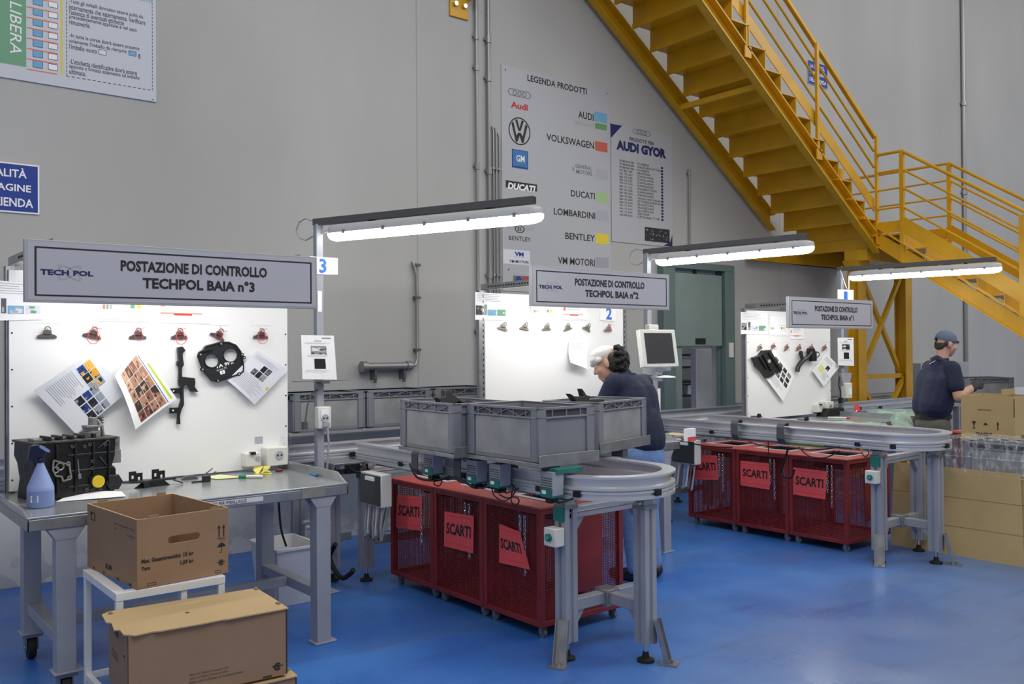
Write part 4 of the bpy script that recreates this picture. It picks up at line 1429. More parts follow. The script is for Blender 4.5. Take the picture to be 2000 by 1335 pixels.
# right post: shelf bracket, outlet, plug lead
t = bpy.data.objects['lamp_post.002']
px, py = PP[2]
MB().prism([(-.1, 0), (.12, 0), (.05, -.2), (-.03, -.2)], (px, py - .06, 1.33), (1, 0, 0), (0, 0, 1), (0, .03, 0), GPAINT).build('paper_shelf', t)
m = MB().b2((px - .05, py - .09, 1.05), (px + .075, py - .026, 1.22), PVCW).build('outlet_box', t, bevel=.006)
MB().b2((px + .0, py - .093, 1.09), (px + .06, py - .088, 1.16), PAPER).build('socket', m)
m = MB().tube([(px - .02, py - .02, 1.34), (px - .08, py - .03, 1.30), (px - .10, py - .03, 1.2), (px - .08, py - .04, 1.12), (px - .085, py - .04, 1.05)], .006, BLACK, 6)
m.b2((px - .105, py - .055, 1.0), (px - .065, py - .025, 1.06), BLACK).build('plug_lead', t)
# ------------------------------------------------------------------ grey crates
CH = .29


def crate(loc, rz, label, group, label_side=True, Lx=.4, Ly=.6, h=CH):
    """euro crate, long side along local y"""
    t = thing('plastic_crate', label, 'crate', loc, group)
    M = Matrix.Translation(Vector(loc))
    X, Y = Lx / 2, Ly / 2
    wl = .006
    m = MB(M)
    m.b2((-X + .012, -Y + .012, 0), (X - .012, Y - .012, .008), CRATE)
    for sx in (-1, 1):
        m.b2((sx * (X - .016), -Y + .012, .008), (sx * (X - .010), Y - .012, h), CRATE)
    for sy in (-1, 1):
        m.b2((-X + .012, sy * (Y - .016), .008), (X - .012, sy * (Y - .010), h), CRATE)
    # corner posts
    for sx in (-1, 1):
        for sy in (-1, 1):
            m.b2((sx * (X - .055), sy * (Y - .010), .012), (sx * X, sy * Y, h), CRATE)
            m.b2((sx * (X - .010), sy * (Y - .06), .012), (sx * (X - .001), sy * (Y - .012), h), CRATE)
    b = m.build('body', t, bevel=.003)
    m = MB(M)
    for z0, z1 in ((h - .014, h), (h - .058, h - .048)):
        for sx in (-1, 1):
            m.b2((sx * (X - .016), -Y, z0), (sx * X, Y, z1), CRATE)
        for sy in (-1, 1):
            m.b2((-X, sy * (Y - .016), z0), (X, sy * Y, z1), CRATE)
    m.build('rim', t, bevel=.002)
    for sx in (-1, 1):
        m = MB(M).b2((sx * (X - .013), -Y + .01, h - .055), (sx * (X - .010), Y - .01, h - .008), CRATE)
        for k in range(1, 6):
            y = -Y + Ly * k / 6
            m.b2((sx * (X - .012), y - .003, h - .05), (sx * (X - .002), y + .003, h - .01), CRATE)
        if label_side:
            for k in range(5):           # slanted ribs under the rim
                y0 = -Y + .06 + (Ly - .12) * k / 5
                y1 = y0 + (Ly - .12) / 5
                m.bar((sx * (X - .006), y0, h - (.048 if k % 2 else .014)), (sx * (X - .006), y1, h - (.014 if k % 2 else .048)), .009, .004, CRATE)
        m.build('rib_band', t)
    for sy in (-1, 1):
        m = MB(M).b2((-X + .01, sy * (Y - .013), h - .055), (X - .01, sy * (Y - .010), h - .008), CRATE)
        for k in range(1, 4):
            x = -X + Lx * k / 4
            m.b2((x - .003, sy * (Y - .012), h - .05), (x + .003, sy * (Y - .002), h - .01), CRATE)
        m.build('rib_band', t)
    if label_side:
        for sx in (-1, 1):
            MB(M).b2((sx * (X - .0102), -Y + .07, .03), (sx * (X - .0085), Y - .07, h - .062), CRATED).build('label_panel', t)
    t.rotation_euler = (0, 0, rz)
    return t


def corner(loc, rz, Lx=.4, Ly=.6):
    """centre from the corner nearest the camera (min x, min y)"""
    a = Vector((Lx / 2, Ly / 2, 0))
    a.rotate(Matrix.Rotation(rz, 3, 'Z'))
    return Vector(loc) + a


CB = 1.03
g = 'grey crates on the conveyor loop'
c1 = crate(corner((2.955, 3.465, CB), .015), .015, 'nearest grey crate on the crate-laden conveyor with long printed side', g)
c2 = dup(c1, corner((2.868, 4.085, CB), -.04), 'grey crate behind the nearest one on the crate-laden conveyor, at its left', rz=-.04)
c3 = dup(c1, Vector((3.935, 4.06, CB - .015)), 'grey crate at the right of the crate-laden conveyor in front of the worker', rz=radians(90 + 15))
g2 = 'grey crates on the back conveyor'
for i, x in enumerate((3.155, 3.77, 4.40)):
    dup(c1, (x, 6.30, 1.015), ('leftmost grey crate on the back conveyor by the wall', 'second grey crate on the back conveyor behind the loop crates', 'third grey crate on the back conveyor beside the station two board')[i], rz=radians(90), group=g2)
dup(c1, (10.83, 4.76, .965), 'grey crate at right behind the gloved fist of the worker', rz=radians(58), group=g2)
tr = thing('trolley', 'grey trolley under the crate behind the gloved worker', 'trolley', (10.83, 4.76, 0))
MB().b2((10.5, 4.45, .92), (11.16, 5.07, .96), GPAINT).build('top', tr, bevel=.004)
for x, y in ((10.54, 4.49), (11.12, 4.49), (10.54, 5.03), (11.12, 5.03)):
    MB().b2((x - .02, y - .02, 0), (x + .02, y + .02, .92), GPAINT).build('leg', tr)


# carriers under the crates
def carrier(loc, rz, label, Lx=.4, Ly=.6):
    t = thing('crate_carrier', label, 'carrier', loc, 'crate carriers on the rail')
    M = Matrix.Translation(Vector(loc))
    X, Y = Lx / 2, Ly / 2
    m = MB(M)
    m.b2((-X - .008, -Y - .012, -.012), (X + .012, Y + .0, -.004), GALV)
    m.b2((-X - .008, -Y - .016, -.012), (X + .02, -Y - .012, .05), GALV)
    m.b2((-X - .012, -Y - .012, -.012), (-X - .008, Y + .0, .010), GALV)
    m.build('tray', t, bevel=.002)
    m = MB(M)
    for y in (-.17, .17):
        m.b2((-.03, y - .04, -.058), (.03, y + .04, -.012), DGREY)
    m.build('shoe', t)
    t.rotation_euler = (0, 0, rz)
    return t


carrier(c1.location.copy(), .015, 'steel carrier tray under the nearest crate on the crate-laden conveyor')
carrier(c2.location.copy(), -.04, 'steel carrier tray under the left crate on the crate-laden conveyor')
k = carrier(c3.location.copy(), radians(15), 'steel carrier tray under the right crate on the crate-laden conveyor', .6, .4)

# drive units hanging outside the left rail of the middle loop


def drive(y, label, z=.96):
    L = Vector((3.045, y, z))
    t = thing('drive_unit', label, 'drive unit', L, 'drive units on the crate-laden conveyor')
    m = MB(Matrix.Translation(L))
    m.prism([(-.05, .035), (.05, .035), (.045, -.085), (-.045, -.085)], (.03, 0, 0), (0, 1, 0), (0, 0, 1), (-.075, 0, 0), GPAINT)
    for i in range(6):
        m.b2((-.0475, -.042, .0 - .012 * i), (-.045, .042, .006 - .012 * i), DGREY)
    m.build('housing', t, bevel=.004)
    m = MB(Matrix.Translation(L))
    m.prism([(-.046, -.05), (.046, -.05), (.043, -.095), (-.043, -.095)], (.032, 0, 0), (0, 1, 0), (0, 0, 1), (-.081, 0, 0), TEAL)
    m.b2((-.0495, .0, -.078), (-.049, .032, -.060), PAPER)
    m.build('teal_base', t, bevel=.003)
    m = MB(Matrix.Translation(L))
    m.b2((-.02, -.02, .035), (.06, .02, .048), DGREY)
    m.build('mount', t)
    m = MB(Matrix.Translation(L))
    m.tube([(-.01, .0, -.09), (-.02, -.02, -.115), (-.01, -.06, -.12), (.0, -.1, -.105), (.02, -.13, -.09)], .005, BLACK, 6)
    m.b2((-.035, -.02, -.125), (.02, .02, -.095), BLACK)
    m.build('plug', t)
    return t


for px, lb in ((837, 'drive unit with teal base at the far end of the left crates'), (921, 'drive unit with teal base second from the far end of the crate-laden conveyor'), (966, 'drive unit with teal base under the middle of the nearest crate'), (1067, 'drive unit with teal base at the near end of the crate-laden conveyor')):
    p = onx(px, 920, 3.0)
    if px == 837:
        d0 = drive(p.y, lb)
    else:
        dup(d0, (3.045, p.y, .96), lb)
# teal arm under the nearest crate
tag(MB().b2((3.02, 3.40, .985), (3.20, 3.46, 1.012), TEAL).build('stop_arm', origin=(3.1, 3.43, .985), bevel=.003), 'teal stop arm under the corner of the nearest crate', 'arm')


def bent(x, y, label):
    L = Vector((x, y, .97))
    t = thing('bent_bracket', label, 'bracket', L, 'bent dark brackets on the rails')
    m = MB(Matrix.Translation(L))
    pts = [(-.02, .03), (-.035, .0), (-.035, -.09), (.0, -.13), (.035, -.14)]
    for a, b in zip(pts, pts[1:]):
        m.bar((a[0], 0, a[1]), (b[0], 0, b[1]), .07, .005, DGREY, up=(0, 0, 1) if abs(a[0] - b[0]) > .03 else (1, 0, 0))
    m.build('plate', t)
    m = MB(Matrix.Translation(L))
    m.cyl((.0, -.03, .025), (-.0, -.05, .025), .014, BLACK, 10).b2((-.03, -.03, .015), (.02, .03, .025), GALV)
    m.build('knob', t)
    return t


b0 = bent(3.075, onx(810, 905, 3.04).y, 'bent dark bracket hanging at the far left of the crate-laden conveyor')
dup(b0, (3.075, onx(893, 912, 3.04).y, .97), 'bent dark bracket between the two left crates of the crate-laden conveyor')
dup(b0, (6.285, onx(1434, 845, 6.25).y, .97), 'bent dark bracket on the empty conveyor, farther of two')
dup(b0, (6.285, onx(1524, 852, 6.25).y, .97), 'bent dark bracket on the empty conveyor, nearer of two')
# limit stops on the far rail of the right loop
for px, lb in ((1480, 'round black stop on the inner rail of the empty conveyor, farther'), (1572, 'round black stop on the inner rail of the empty conveyor, nearer')):
    p = onx(px, 825, 7.0)
    s = thing('rail_stop', lb, 'stop', (7.0, p.y, .972))
    MB().b2((6.975, p.y - .03, .972), (7.03, p.y + .06, .985), GALV).build('plate', s)
    MB().cyl((6.98, p.y - .04, .99), (6.98, p.y - .02, .99), .02, BLACK, 14).build('roller', s)

# loose black cables on the cages
rn = random.Random(7)


def cable(pts, label, r=.005):
    tag(MB().tube(pts, r, BLACK, 6).build('cable', origin=pts[0]), label, 'cable')


def smooth_pts(p, n=6):
    out = []
    p = [Vector(q) for q in p]
    for i in range(len(p) - 1):
        a, b, c, d = p[max(i - 1, 0)], p[i], p[i + 1], p[min(i + 2, len(p) - 1)]
        for k in range(n):
            t = k / n
            out.append(.5 * ((2 * b) + (c - a) * t + (2 * a - 5 * b + 4 * c - d) * t * t + (3 * b - a - 3 * c + d) * t ** 3))
    return out + [p[-1]]


def pxcable(px, x, label, r=.005):
    cable(smooth_pts([onx(a, b, x) for a, b in px]), label, r)


pxcable([(800, 905), (815, 932), (850, 938), (880, 932), (905, 940), (930, 952), (950, 945)], 3.06, 'black cable sagging under the left crate of the crate-laden conveyor', .007)
pxcable([(850, 935), (848, 945), (858, 948), (863, 938), (856, 930)], 3.05, 'small black cable loop above the far cage of the crate-laden conveyor', .004)
pxcable([(960, 950), (966, 968), (985, 978), (1003, 965), (1006, 952), (1000, 946)], 3.05, 'black cable loop over the nearest cage of the crate-laden conveyor', .004)
pxcable([(1003, 950), (998, 975), (1006, 987), (1014, 978), (1006, 970), (990, 972), (975, 965)], 3.05, 'thin black cable curl at the nearest cage of the crate-laden conveyor', .004)
pxcable([(1462, 862), (1490, 870), (1530, 872), (1546, 874), (1590, 878), (1640, 872)], 6.24, 'black cable running along the top of the right cages', .006)
pxcable([(1560, 872), (1580, 890), (1612, 893), (1640, 880)], 6.24, 'black cable loop above the nearest right cage', .005)
pxcable([(1500, 862), (1502, 900), (1506, 930), (1516, 938)], 6.22, 'thin dark cable hanging between the right cages', .004)
pxcable([(1540, 872), (1532, 900), (1525, 925), (1545, 932), (1552, 915)], 6.22, 'dark bundle of cable hanging at the middle right cage', .009)
pxcable([(1682, 882), (1690, 892), (1697, 884), (1693, 876)], 6.30, 'short black cable at the front leg of the empty conveyor', .004)
pxcable([(1330, 855), (1350, 865), (1395, 872), (1430, 873)], 6.22, 'grey black cable leading to the control box at right', .006)
m = MB().b2((6.29, 3.95, .835), (6.31, 4.35, .852), mat('circuit_green', (60, 110, 48), .5))
tag(m.build('sensor_strip', origin=(6.3, 4.15, .84)), 'green sensor strip under the rail of the empty conveyor', 'sensor')

# black parts sticking out of the crates


def shard(px, y, label, depth=.05, name='rubber_part'):
    pts = [ony(a, b, y) for a, b in px]
    c = sum(pts, Vector()) / len(pts)
    m = MB()
    n = len(pts)
    a = [p + Vector((0, -depth / 2 + .3 * (p.z - c.z), 0)) for p in pts]
    b = [p + Vector((.0, depth / 2 + .3 * (p.z - c.z), 0)) for p in pts]
    m.add(a + b, [tuple(range(n)), tuple(range(n, 2 * n))[::-1]] + [(i, (i + 1) % n, n + (i + 1) % n, n + i) for i in range(n)], BLACK)
    tag(m.build(name, origin=c, bevel=.004), label, 'car part', 'black parts in the crates')


shard([(1111, 768), (1118, 773), (1137, 774), (1136, 758), (1140, 766), (1142, 771), (1150, 773), (1146, 779), (1174, 778), (1176, 808), (1130, 808), (1120, 785)], 3.97, 'black part with spiky tips sticking out of the right crate')
shard([(851, 776), (866, 774), (868, 762), (879, 761), (882, 768), (890, 776), (915, 786), (900, 800), (860, 798)], 4.40, 'black part poking out of the left crate')
shard([(898, 783), (912, 780), (926, 784), (924, 792), (905, 795)], 4.35, 'small dark flap at the rim of the left crate')

# ------------------------------------------------------------------ cardboard boxes
def carton(c0, th, wx, dy, h, label, kind):
    """c0: near left bottom corner; wx along the front, dy to the back"""
    t = thing('cardboard_box', label, 'box', c0)
    M = Matrix.Translation(Vector(c0))
    w_ = .006
    m = MB(M)
    m.b2((0, 0, 0), (wx, dy, w_), CARD)
    if kind == 'open':
        hx, hz = wx * .5, h * .64
        bm = bmesh.new()
        sl = [(hx + .055 + .016 * cos(a), hz + .016 * sin(a)) for a in [-pi / 2 + pi * i / 8 for i in range(9)]] + [(hx - .055 + .016 * cos(a), hz + .016 * sin(a)) for a in [pi / 2 + pi * i / 8 for i in range(9)]]
        ed = []
        for lp in ([(0, w_), (wx, w_), (wx, h), (0, h)], sl):
            vv = [bm.verts.new((a, 0, b)) for a, b in lp]
            ed += [bm.edges.new((vv[i], vv[(i + 1) % len(vv)])) for i in range(len(vv))]
        bmesh.ops.triangle_fill(bm, use_beauty=True, use_dissolve=False, edges=ed)
        ge = bmesh.ops.extrude_face_region(bm, geom=bm.faces[:])
        for v in ge['geom']:
            if isinstance(v, bmesh.types.BMVert):
                v.co.y += w_
        bm.verts.index_update()
        m.add([v.co.copy() for v in bm.verts], [tuple(v.index for v in fc.verts) for fc in bm.faces], CARD)
        bm.free()
    else:
        m.b2((0, 0, w_), (wx, w_, h), CARD)
    m.b2((0, dy - w_, w_), (wx, dy, h), CARD)
    m.b2((0, w_, w_), (w_, dy - w_, h), CARD).b2((wx - w_, w_, w_), (wx, dy - w_, h), CARD)
    m.build('body', t, bevel=.001)
    m = MB(M)
    if kind == 'open':
        for x in (.17, .85):
            MB(M).b2((wx * x - .022, .001, h - .001), (wx * x + .022, w_ - .001, h + .012), CARD).build('tab', t)
            MB(M).b2((wx * x - .022, dy - w_ + .001, h - .001), (wx * x + .022, dy - .001, h + .012), CARD).build('tab', t)
        m = MB(M)
        m.b2((0.001, 0, h), (wx - .001, w_, h + .0015), CARDL).b2((.001, dy - w_, h), (wx - .001, dy, h + .0015), CARDL).b2((0, w_, h), (w_, dy - w_, h + .0015), CARDL).b2((wx - w_, w_, h), (wx, dy - w_, h + .0015), CARDL)
        m.build('cut_edge', t)
    else:
        # lid with notched edge
        poly = [(-.012, 0.02), (-.012, dy * .25), (-.03, dy * .27), (-.02, dy * .55), (-.036, dy * .6), (-.03, dy * .93), (0, dy + .005), (wx, dy + .005), (wx + .004, dy * .5), (wx + .004, -.006), (wx * .6, -.012), (wx * .57, -.006), (wx * .45, -.012), (wx * .18, -.012), (wx * .14, -.004), (.02, -.014)]
        m.prism(poly, (0, 0, h), (1, 0, 0), (0, 1, 0), (0, 0, .005), CARDL)
        for x, y in ((.0, dy * .9), (wx - .01, dy * .2), (wx - .01, dy * .95)):
            m.b2((x - .006, y - .012, h + .005), (x + .006, y + .012, h + .012), CARD)
        m.build('lid', t)
        MB(M).cyl((wx * .42, dy * .45, h + .005), (wx * .42, dy * .45, h + .0062), .008, BROWNI, 10).build('lid_hole', t)
        MB(M).b2((-.0015, .004, .004), (.004, .0005, h), BROWNI).b2((wx - .004, -.0015, .004), (wx + .001, .0, h), BROWNI).build('corner_gap', t)
    # printing
    F = Sheet(M @ Vector((.004, -.0004, h - .004)), M @ Vector((wx - .004, -.0004, h - .004)), M @ Vector((wx - .004, -.0004, .004)), M @ Vector((.004, -.0004, .004)), CARD, thick=.0003) if kind != 'bare' else None
    Lf = Sheet(M @ Vector((-.0004, dy - .004, h - .004)), M @ Vector((-.0004, .004, h - .004)), M @ Vector((-.0004, .004, .004)), M @ Vector((-.0004, dy - .004, .004)), CARD, thick=.0003)

    def cyc(u, v, r):
        k = wx / h
        F.ring(u, v, r, r * k, .35, INK, 20, a0=.6, a1=5.6)
        F.text('Q', u - r * .5, v - r * .5 * k, u + r * .5, v + r * .5 * k, INK, bold=.04)
        F.rect(u - r * 1.4, v - r * .25 * k, u + r * 1.4, v - r * .02 * k, INK)
    if kind == 'open':
        F.mb = MB()       # printing only, the slot stays open
        F.text('Max. Gesamtgewicht:', .035, .575, .46, .655, INK, bold=.03)
        F.text('15 kg', .49, .575, .60, .655, INK, bold=.03)
        F.text('Tara:', .035, .69, .13, .745, INK, bold=.03)
        F.text('1,59 kg', .455, .69, .60, .77, INK, bold=.03)
        for u in (.90, .955):
            F.poly([(u - .006, .29), (u - .006, .43), (u + .006, .43), (u + .006, .29), (u + .018, .29), (u, .235), (u - .018, .29)], INK)
        F.rect(.88, .445, .975, .455, INK)
        F.poly([(.875 + .105 * i / 10, .585 - .065 * sin(pi * i / 10)) for i in range(11)], INK)
        F.rect(.925, .585, .931, .66, INK); F.ring(.918, .66, .012, .018, .4, INK, 10, a0=0, a1=pi)
        for i in range(5):
            F.rect(.915 + .013 * i, .48 - .012 * (i % 2), .92 + .013 * i, .495 - .012 * (i % 2), INK)
        cyc(.925, .83, .032)
        F.frame(.10, .945, .19, .985, .004, .006, BROWNI); F.frame(.85, .945, .92, .985, .004, .006, BROWNI)
        Lf.mb = MB()
        Lf.text('Max. Gesamtgewicht: 15 kg', .57, .13, .96, .165, INK); Lf.text('Tara:', .57, .20, .62, .23, INK); Lf.text('1,59 kg', .84, .24, .96, .28, INK)
        Lf.text('R.30', .40, .82, .52, .9, BROWNI, bold=.03)
        Lf.frame(.08, .09, .17, .22, .012, .012, INK); Lf.poly([(.06, .13), (.12, .13), (.09, .08)], INK)
        for v in (.12, .33, .62, .86):
            Lf.rect(v, .965, v + .04, 1.0, BLACK)
    else:
        F.mb = MB()
        F.text('Figure for Global Transport Label', .36, .70, .61, .735, BROWNI)
        F.text('Area for Global Transport Label', .36, .755, .605, .79, BROWNI)
        F.text('Espacio para la Etiqueta de transporte global', .36, .81, .70, .85, BROWNI)
        cyc(.94, .86, .026)
        F.rect(.84, .975, .90, 1.0, BROWNI)
        Lf.mb = MB()
        Lf.rect(.33, .10, .52, .19, BLACK)
        Lf.lines(.15, .45, .5, .6, 3, BROWNI, fill=.2)
        Lf.rect(.78, .33, .84, .36, BLACK); Lf.rect(.72, .80, .8, .86, BLACK)
    F.build('front_print', t)
    Lf.build('side_print', t)
    t.rotation_euler = (0, 0, th)
    return t


carton((1.122, 3.884, .634), .094, .404, .575, .288, 'open cardboard box with printed weights, empty, on the white stand', 'open')
carton((.965, 3.45, .317), -.077, .60, .366, .262, 'closed cardboard box with notched lid, front left, on top of another', 'low')
carton((1.00, 3.44, .012), -.077, .60, .38, .29, 'cardboard box at the bottom edge, under the closed one', 'low')

# white tubular stand under the open box
s = thing('tube_stand', 'white square tube stand carrying the open cardboard box', 'stand', (1.27, 4.15, 0))
x0, x1, y0, y1, zt = 1.055, 1.48, 3.90, 4.40, .632
for x in (x0, x1):
    for y in (y0, y1):
        MB().b2((x - .014, y - .014, 0), (x + .014, y + .014, zt - .03), WPAINT).build('leg', s, bevel=.002)
m = MB()
for a, b in (((x0 - .016, y0 - .016), (x1 + .016, y0 + .03)), ((x0 - .016, y1 - .03), (x1 + .016, y1 + .016)), ((x0 - .016, y0 + .03), (x0 + .03, y1 - .03)), ((x1 - .03, y0 + .03), (x1 + .016, y1 - .03))):
    m.b2((*a, zt - .034), (*b, zt), WPAINT)
m.build('top_frame', s, bevel=.002)
for y in (y0, y1):
    MB().b2((x0, y - .012, .14), (x1, y + .012, .165), WPAINT).build('rail', s)
for x in (x0, x1):
    MB().b2((x - .012, y0, .14), (x + .012, y1, .165), WPAINT).build('rail', s)
MB().b2((x0 + .25, y0 - .01, .15), (x0 + .275, y0 + .012, zt - .03), WPAINT).build('upright', s)

# white bin under the station three table, black hose, wall bar
t = thing('waste_bin', 'white plastic bin under the right end of the station three table', 'bin', (2.53, 5.54, 0))
m = MB()
def frust(m, c, a, b, z0, z1, mt, in_=0):
    vs = []
    for (w1, d1), z in ((a, z0), (b, z1)):
        vs += [(c[0] + sx * w1 / 2, c[1] + sy * d1 / 2, z) for sx, sy in ((-1, -1), (1, -1), (1, 1), (-1, 1))]
    m.add(vs, [(0, 1, 5, 4), (1, 2, 6, 5), (2, 3, 7, 6), (3, 0, 4, 7)] + ([] if in_ else [(0, 3, 2, 1)]), mt)
frust(m, (2.53, 5.53), (.24, .34), (.30, .42), 0, .37, WPAINT)
frust(m, (2.53, 5.53), (.23, .33), (.288, .408), .01, .37, WPAINT, 1)
m.build('body', t)
m = MB()
for a, b in (((2.37, 5.31), (2.69, 5.325)), ((2.37, 5.735), (2.69, 5.75)), ((2.37, 5.31), (2.385, 5.75)), ((2.675, 5.31), (2.69, 5.75))):
    m.b2((*a, .352), (*b, .372), WPAINT)
m.build('rim', t, bevel=.003)
cable(smooth_pts([(2.33, 5.2, .81), (2.36, 5.25, .7), (2.42, 5.35, .5), (2.5, 5.45, .36)]), 'grey black cable hanging from the station three table into the white bin', .007)
p = [onx(a, b, 2.95) for a, b in ((655, 1062), (645, 1085), (652, 1110), (668, 1128), (684, 1120), (690, 1112))]
p[3].z = max(p[3].z, .03)
tag(MB().tube(smooth_pts([(q.x, q.y, max(q.z, .03)) for q in p]), .017, RUBBER, 10).build('hose', origin=p[0]), 'thick black hose lying on the floor behind the station three table', 'hose')
t = thing('floor_frame', 'grey floor frame bar behind the station three table near the hose', 'frame', (2.9, 5.9, 0))
MB().b2((2.75, 5.86, .24), (3.2, 5.92, .30), ALUG).build('bar', t, bevel=.004)
MB().b2((2.78, 5.87, 0), (2.83, 5.91, .24), DGREY).build('leg', t)
t = thing('tube_rest', 'bent white tube rest behind the right leg of the station three table', 'tube', (2.95, 5.85, .48))
MB().tube(smooth_pts([(2.70, 5.62, .46), (2.84, 5.62, .46), (2.88, 5.60, .445), (2.86, 5.58, .43), (2.70, 5.58, .43)]), .014, ALUG, 8).build('tube', t)
# steel shelf end of the conveyor by the control box
t = thing('end_shelf', 'small steel shelf at the back end of the crate-laden conveyor', 'shelf', (2.95, 5.5, .8))
m = MB().b2((2.83, 5.42, .855), (3.06, 5.70, .862), GALV).b2((2.83, 5.42, .80), (2.835, 5.70, .855), GALV)
m.build('plate', t, bevel=.002)
MB().b2((2.90, 5.50, .775), (3.12, 5.58, .80), DGREY).b2((2.95, 5.46, .78), (3.05, 5.50, .84), BLACK2).tube(smooth_pts([(2.96, 5.44, .82), (3.02, 5.42, .79), (3.08, 5.43, .84), (3.1, 5.45, .80)]), .007, BLACK, 6).build('cable_clutter', t)

# ------------------------------------------------------------------ right end of the hall
t = thing('cardboard_box', 'big tall cardboard box with FRAGILE printing at the right edge', 'box', (7.78, 3.14, .62))
bx = (7.76, 3.13, 8.16, 3.56)
z0, z1 = .62, 1.205
m = MB()
for a, b in (((bx[0], bx[1]), (bx[0] + .006, bx[3])), ((bx[2] - .006, bx[1]), (bx[2], bx[3])), ((bx[0] + .006, bx[1]), (bx[2] - .006, bx[1] + .006)), ((bx[0] + .006, bx[3] - .006), (bx[2] - .006, bx[3]))):
    m.b2((*a, z0), (*b, z1), CARDY)
m.b2((bx[0], bx[1], z0), (bx[2], bx[3], z0 + .006), CARDY)
m.build('body', t, bevel=.001)
m = MB()
m.add([(bx[0], bx[3], z1 - .17), (bx[0], bx[1] + .06, z1 - .17), (bx[0] - .05, bx[1] + .16, z1 - .155), (bx[0] - .14, bx[3] + .14, z1 - .19)], [(0, 1, 2, 3)], CARDL)
m = MB().b2((bx[2] - .25, bx[1] + .16, z1), (bx[2], bx[1] + .166, z1 + .05), CARDL).b2((bx[0] - .0008, bx[1] + .002, z1 - .17), (bx[0], bx[1] + .008, z1 - .02), BROWNI)
m.build('flap', t)
S = Sheet((bx[0] - .0006, bx[3], z1), (bx[0] - .0006, bx[1], z1), (bx[0] - .0006, bx[1], z0), (bx[0] - .0006, bx[3], z0), CARDY, thick=.0002)
S.mb = MB()
S.text('FRAGILE', .28, .525, .58, .57, INK, bold=.05)
S.text('MADE IN ITALY', .32, .19, .58, .215, BROWNI)
S.poly([(.2, .37), (.29, .37), (.255, .42), (.255, .46), (.28, .475), (.21, .475), (.235, .46), (.235, .42)], BROWNI)
S.poly([(.42 + .09 * i / 8, .42 - .035 * sin(pi * i / 8)) for i in range(9)], BROWNI)
S.poly([(.68, .48), (.68, .40), (.665, .40), (.69, .36), (.715, .40), (.70, .40), (.70, .48)], BROWNI)
S.build('side_print', t)
S = Sheet((bx[0], bx[1] - .0006, z1), (bx[2], bx[1] - .0006, z1), (bx[2], bx[1] - .0006, z0), (bx[0], bx[1] - .0006, z0), CARDY, thick=.0002)
S.mb = MB(); S.text('FRAGILE', .3, .55, .75, .6, BROWNI, bold=.05); S.build('side_print', t)

# film wrapped grey crates in two tiers, cardboard sheets leaning on them
gw = 'film wrapped crates at the right edge'
q = 0
for z in (.012, .30, .588):
    for y in (2.36, 2.98, 3.52):
        ly = .6 if y < 3.5 else .42
        if q < 9:
            lab = ('bottom tier', 'middle tier', 'top tier')[int(z > .1) + int(z > .5)]
            pos = ('nearest the camera', 'in the middle', 'farthest back')[(2.36, 2.98, 3.52).index(y)]
            if y < 3.5:
                dup(c1, (7.36, y, z), 'film wrapped grey crate, %s of the stack at right, %s' % (lab, pos), rz=0, group=gw)
        q += 1
random.seed(3)
m = MB()
# crumpled clear film over the top tier
nu, nv = 46, 14
vs = []
for j in range(nv + 1):
    for i in range(nu + 1):
        u, v = i / nu, j / nv
        y = 3.40 - 1.45 * u
        nz_ = noise.noise(Vector((u * 22, v * 5, 1)))
        vs.append((7.135 + .012 * nz_ - .01 * v, y, .905 - .26 * v + (.02 * nz_ if j in (0, nv) else 0)))
fs = [(j * (nu + 1) + i, j * (nu + 1) + i + 1, (j + 1) * (nu + 1) + i + 1, (j + 1) * (nu + 1) + i) for j in range(nv) for i in range(nu)]
m.add(vs, fs, FILM)
vs = []
for j in range(7):
    for i in range(nu + 1):
        u, v = i / nu, j / 6
        y = 3.42 - 1.46 * u
        vs.append((7.13 + .46 * v, y, .905 + .012 * noise.noise(Vector((u * 20, v * 8, 4)))))
m.add(vs, [(j * (nu + 1) + i, j * (nu + 1) + i + 1, (j + 1) * (nu + 1) + i + 1, (j + 1) * (nu + 1) + i) for j in range(6) for i in range(nu)], FILM)
for z, k in ((.905, 3), (.76, 9), (.63, 15)):
    m.tube([(7.125 + .008 * noise.noise(Vector((i * .7, k, 0))), 3.40 - 1.45 * i / 60, z + .012 * noise.noise(Vector((i * .45, k, 2)))) for i in range(61)], [.005 + .005 * abs(noise.noise(Vector((i * .8, k, 5)))) for i in range(61)], FILM, 6)
tag(m.build('film_wrap', origin=(7.13, 2.8, .9), smooth=60), 'crumpled clear plastic film over the crates at the right edge', 'plastic film')
# leaning sheets


def lean(y0, y1, xb, h, tilt, label, mt):
    t = MB()
    d = .005
    zt = h
    xt = xb + tilt
    a = [Vector((xb, y0, 0)), Vector((xb, y1, 0)), Vector((xt, y1 + .06, zt)), Vector((xt, y0 + .02, zt))]
    n = Vector((d, 0, 0))
    t.add(a + [p + n for p in a], [(0, 1, 2, 3), (7, 6, 5, 4), (0, 4, 5, 1), (1, 5, 6, 2), (2, 6, 7, 3), (3, 7, 4, 0)], mt)
    for f in (.33, .66):
        p, q = a[0].lerp(a[3], f), a[1].lerp(a[2], f)
        t.bar(p + Vector((-.001, 0, 0)), q + Vector((-.001, 0, 0)), .001, .003, CARD)
    o = t.build('cardboard_sheet', origin=(xb, (y0 + y1) / 2, 0), smooth=0)
    tag(o, label, 'cardboard', 'cardboard sheets leaning at the right')


lean(3.80, 2.78, 7.025, .665, .10, 'flat cardboard sheet leaning behind the feet of the empty conveyor', CARDY)
lean(3.0, 1.9, 7.06, .66, .085, 'second cardboard sheet leaning at the right edge of the photo', CARDY)

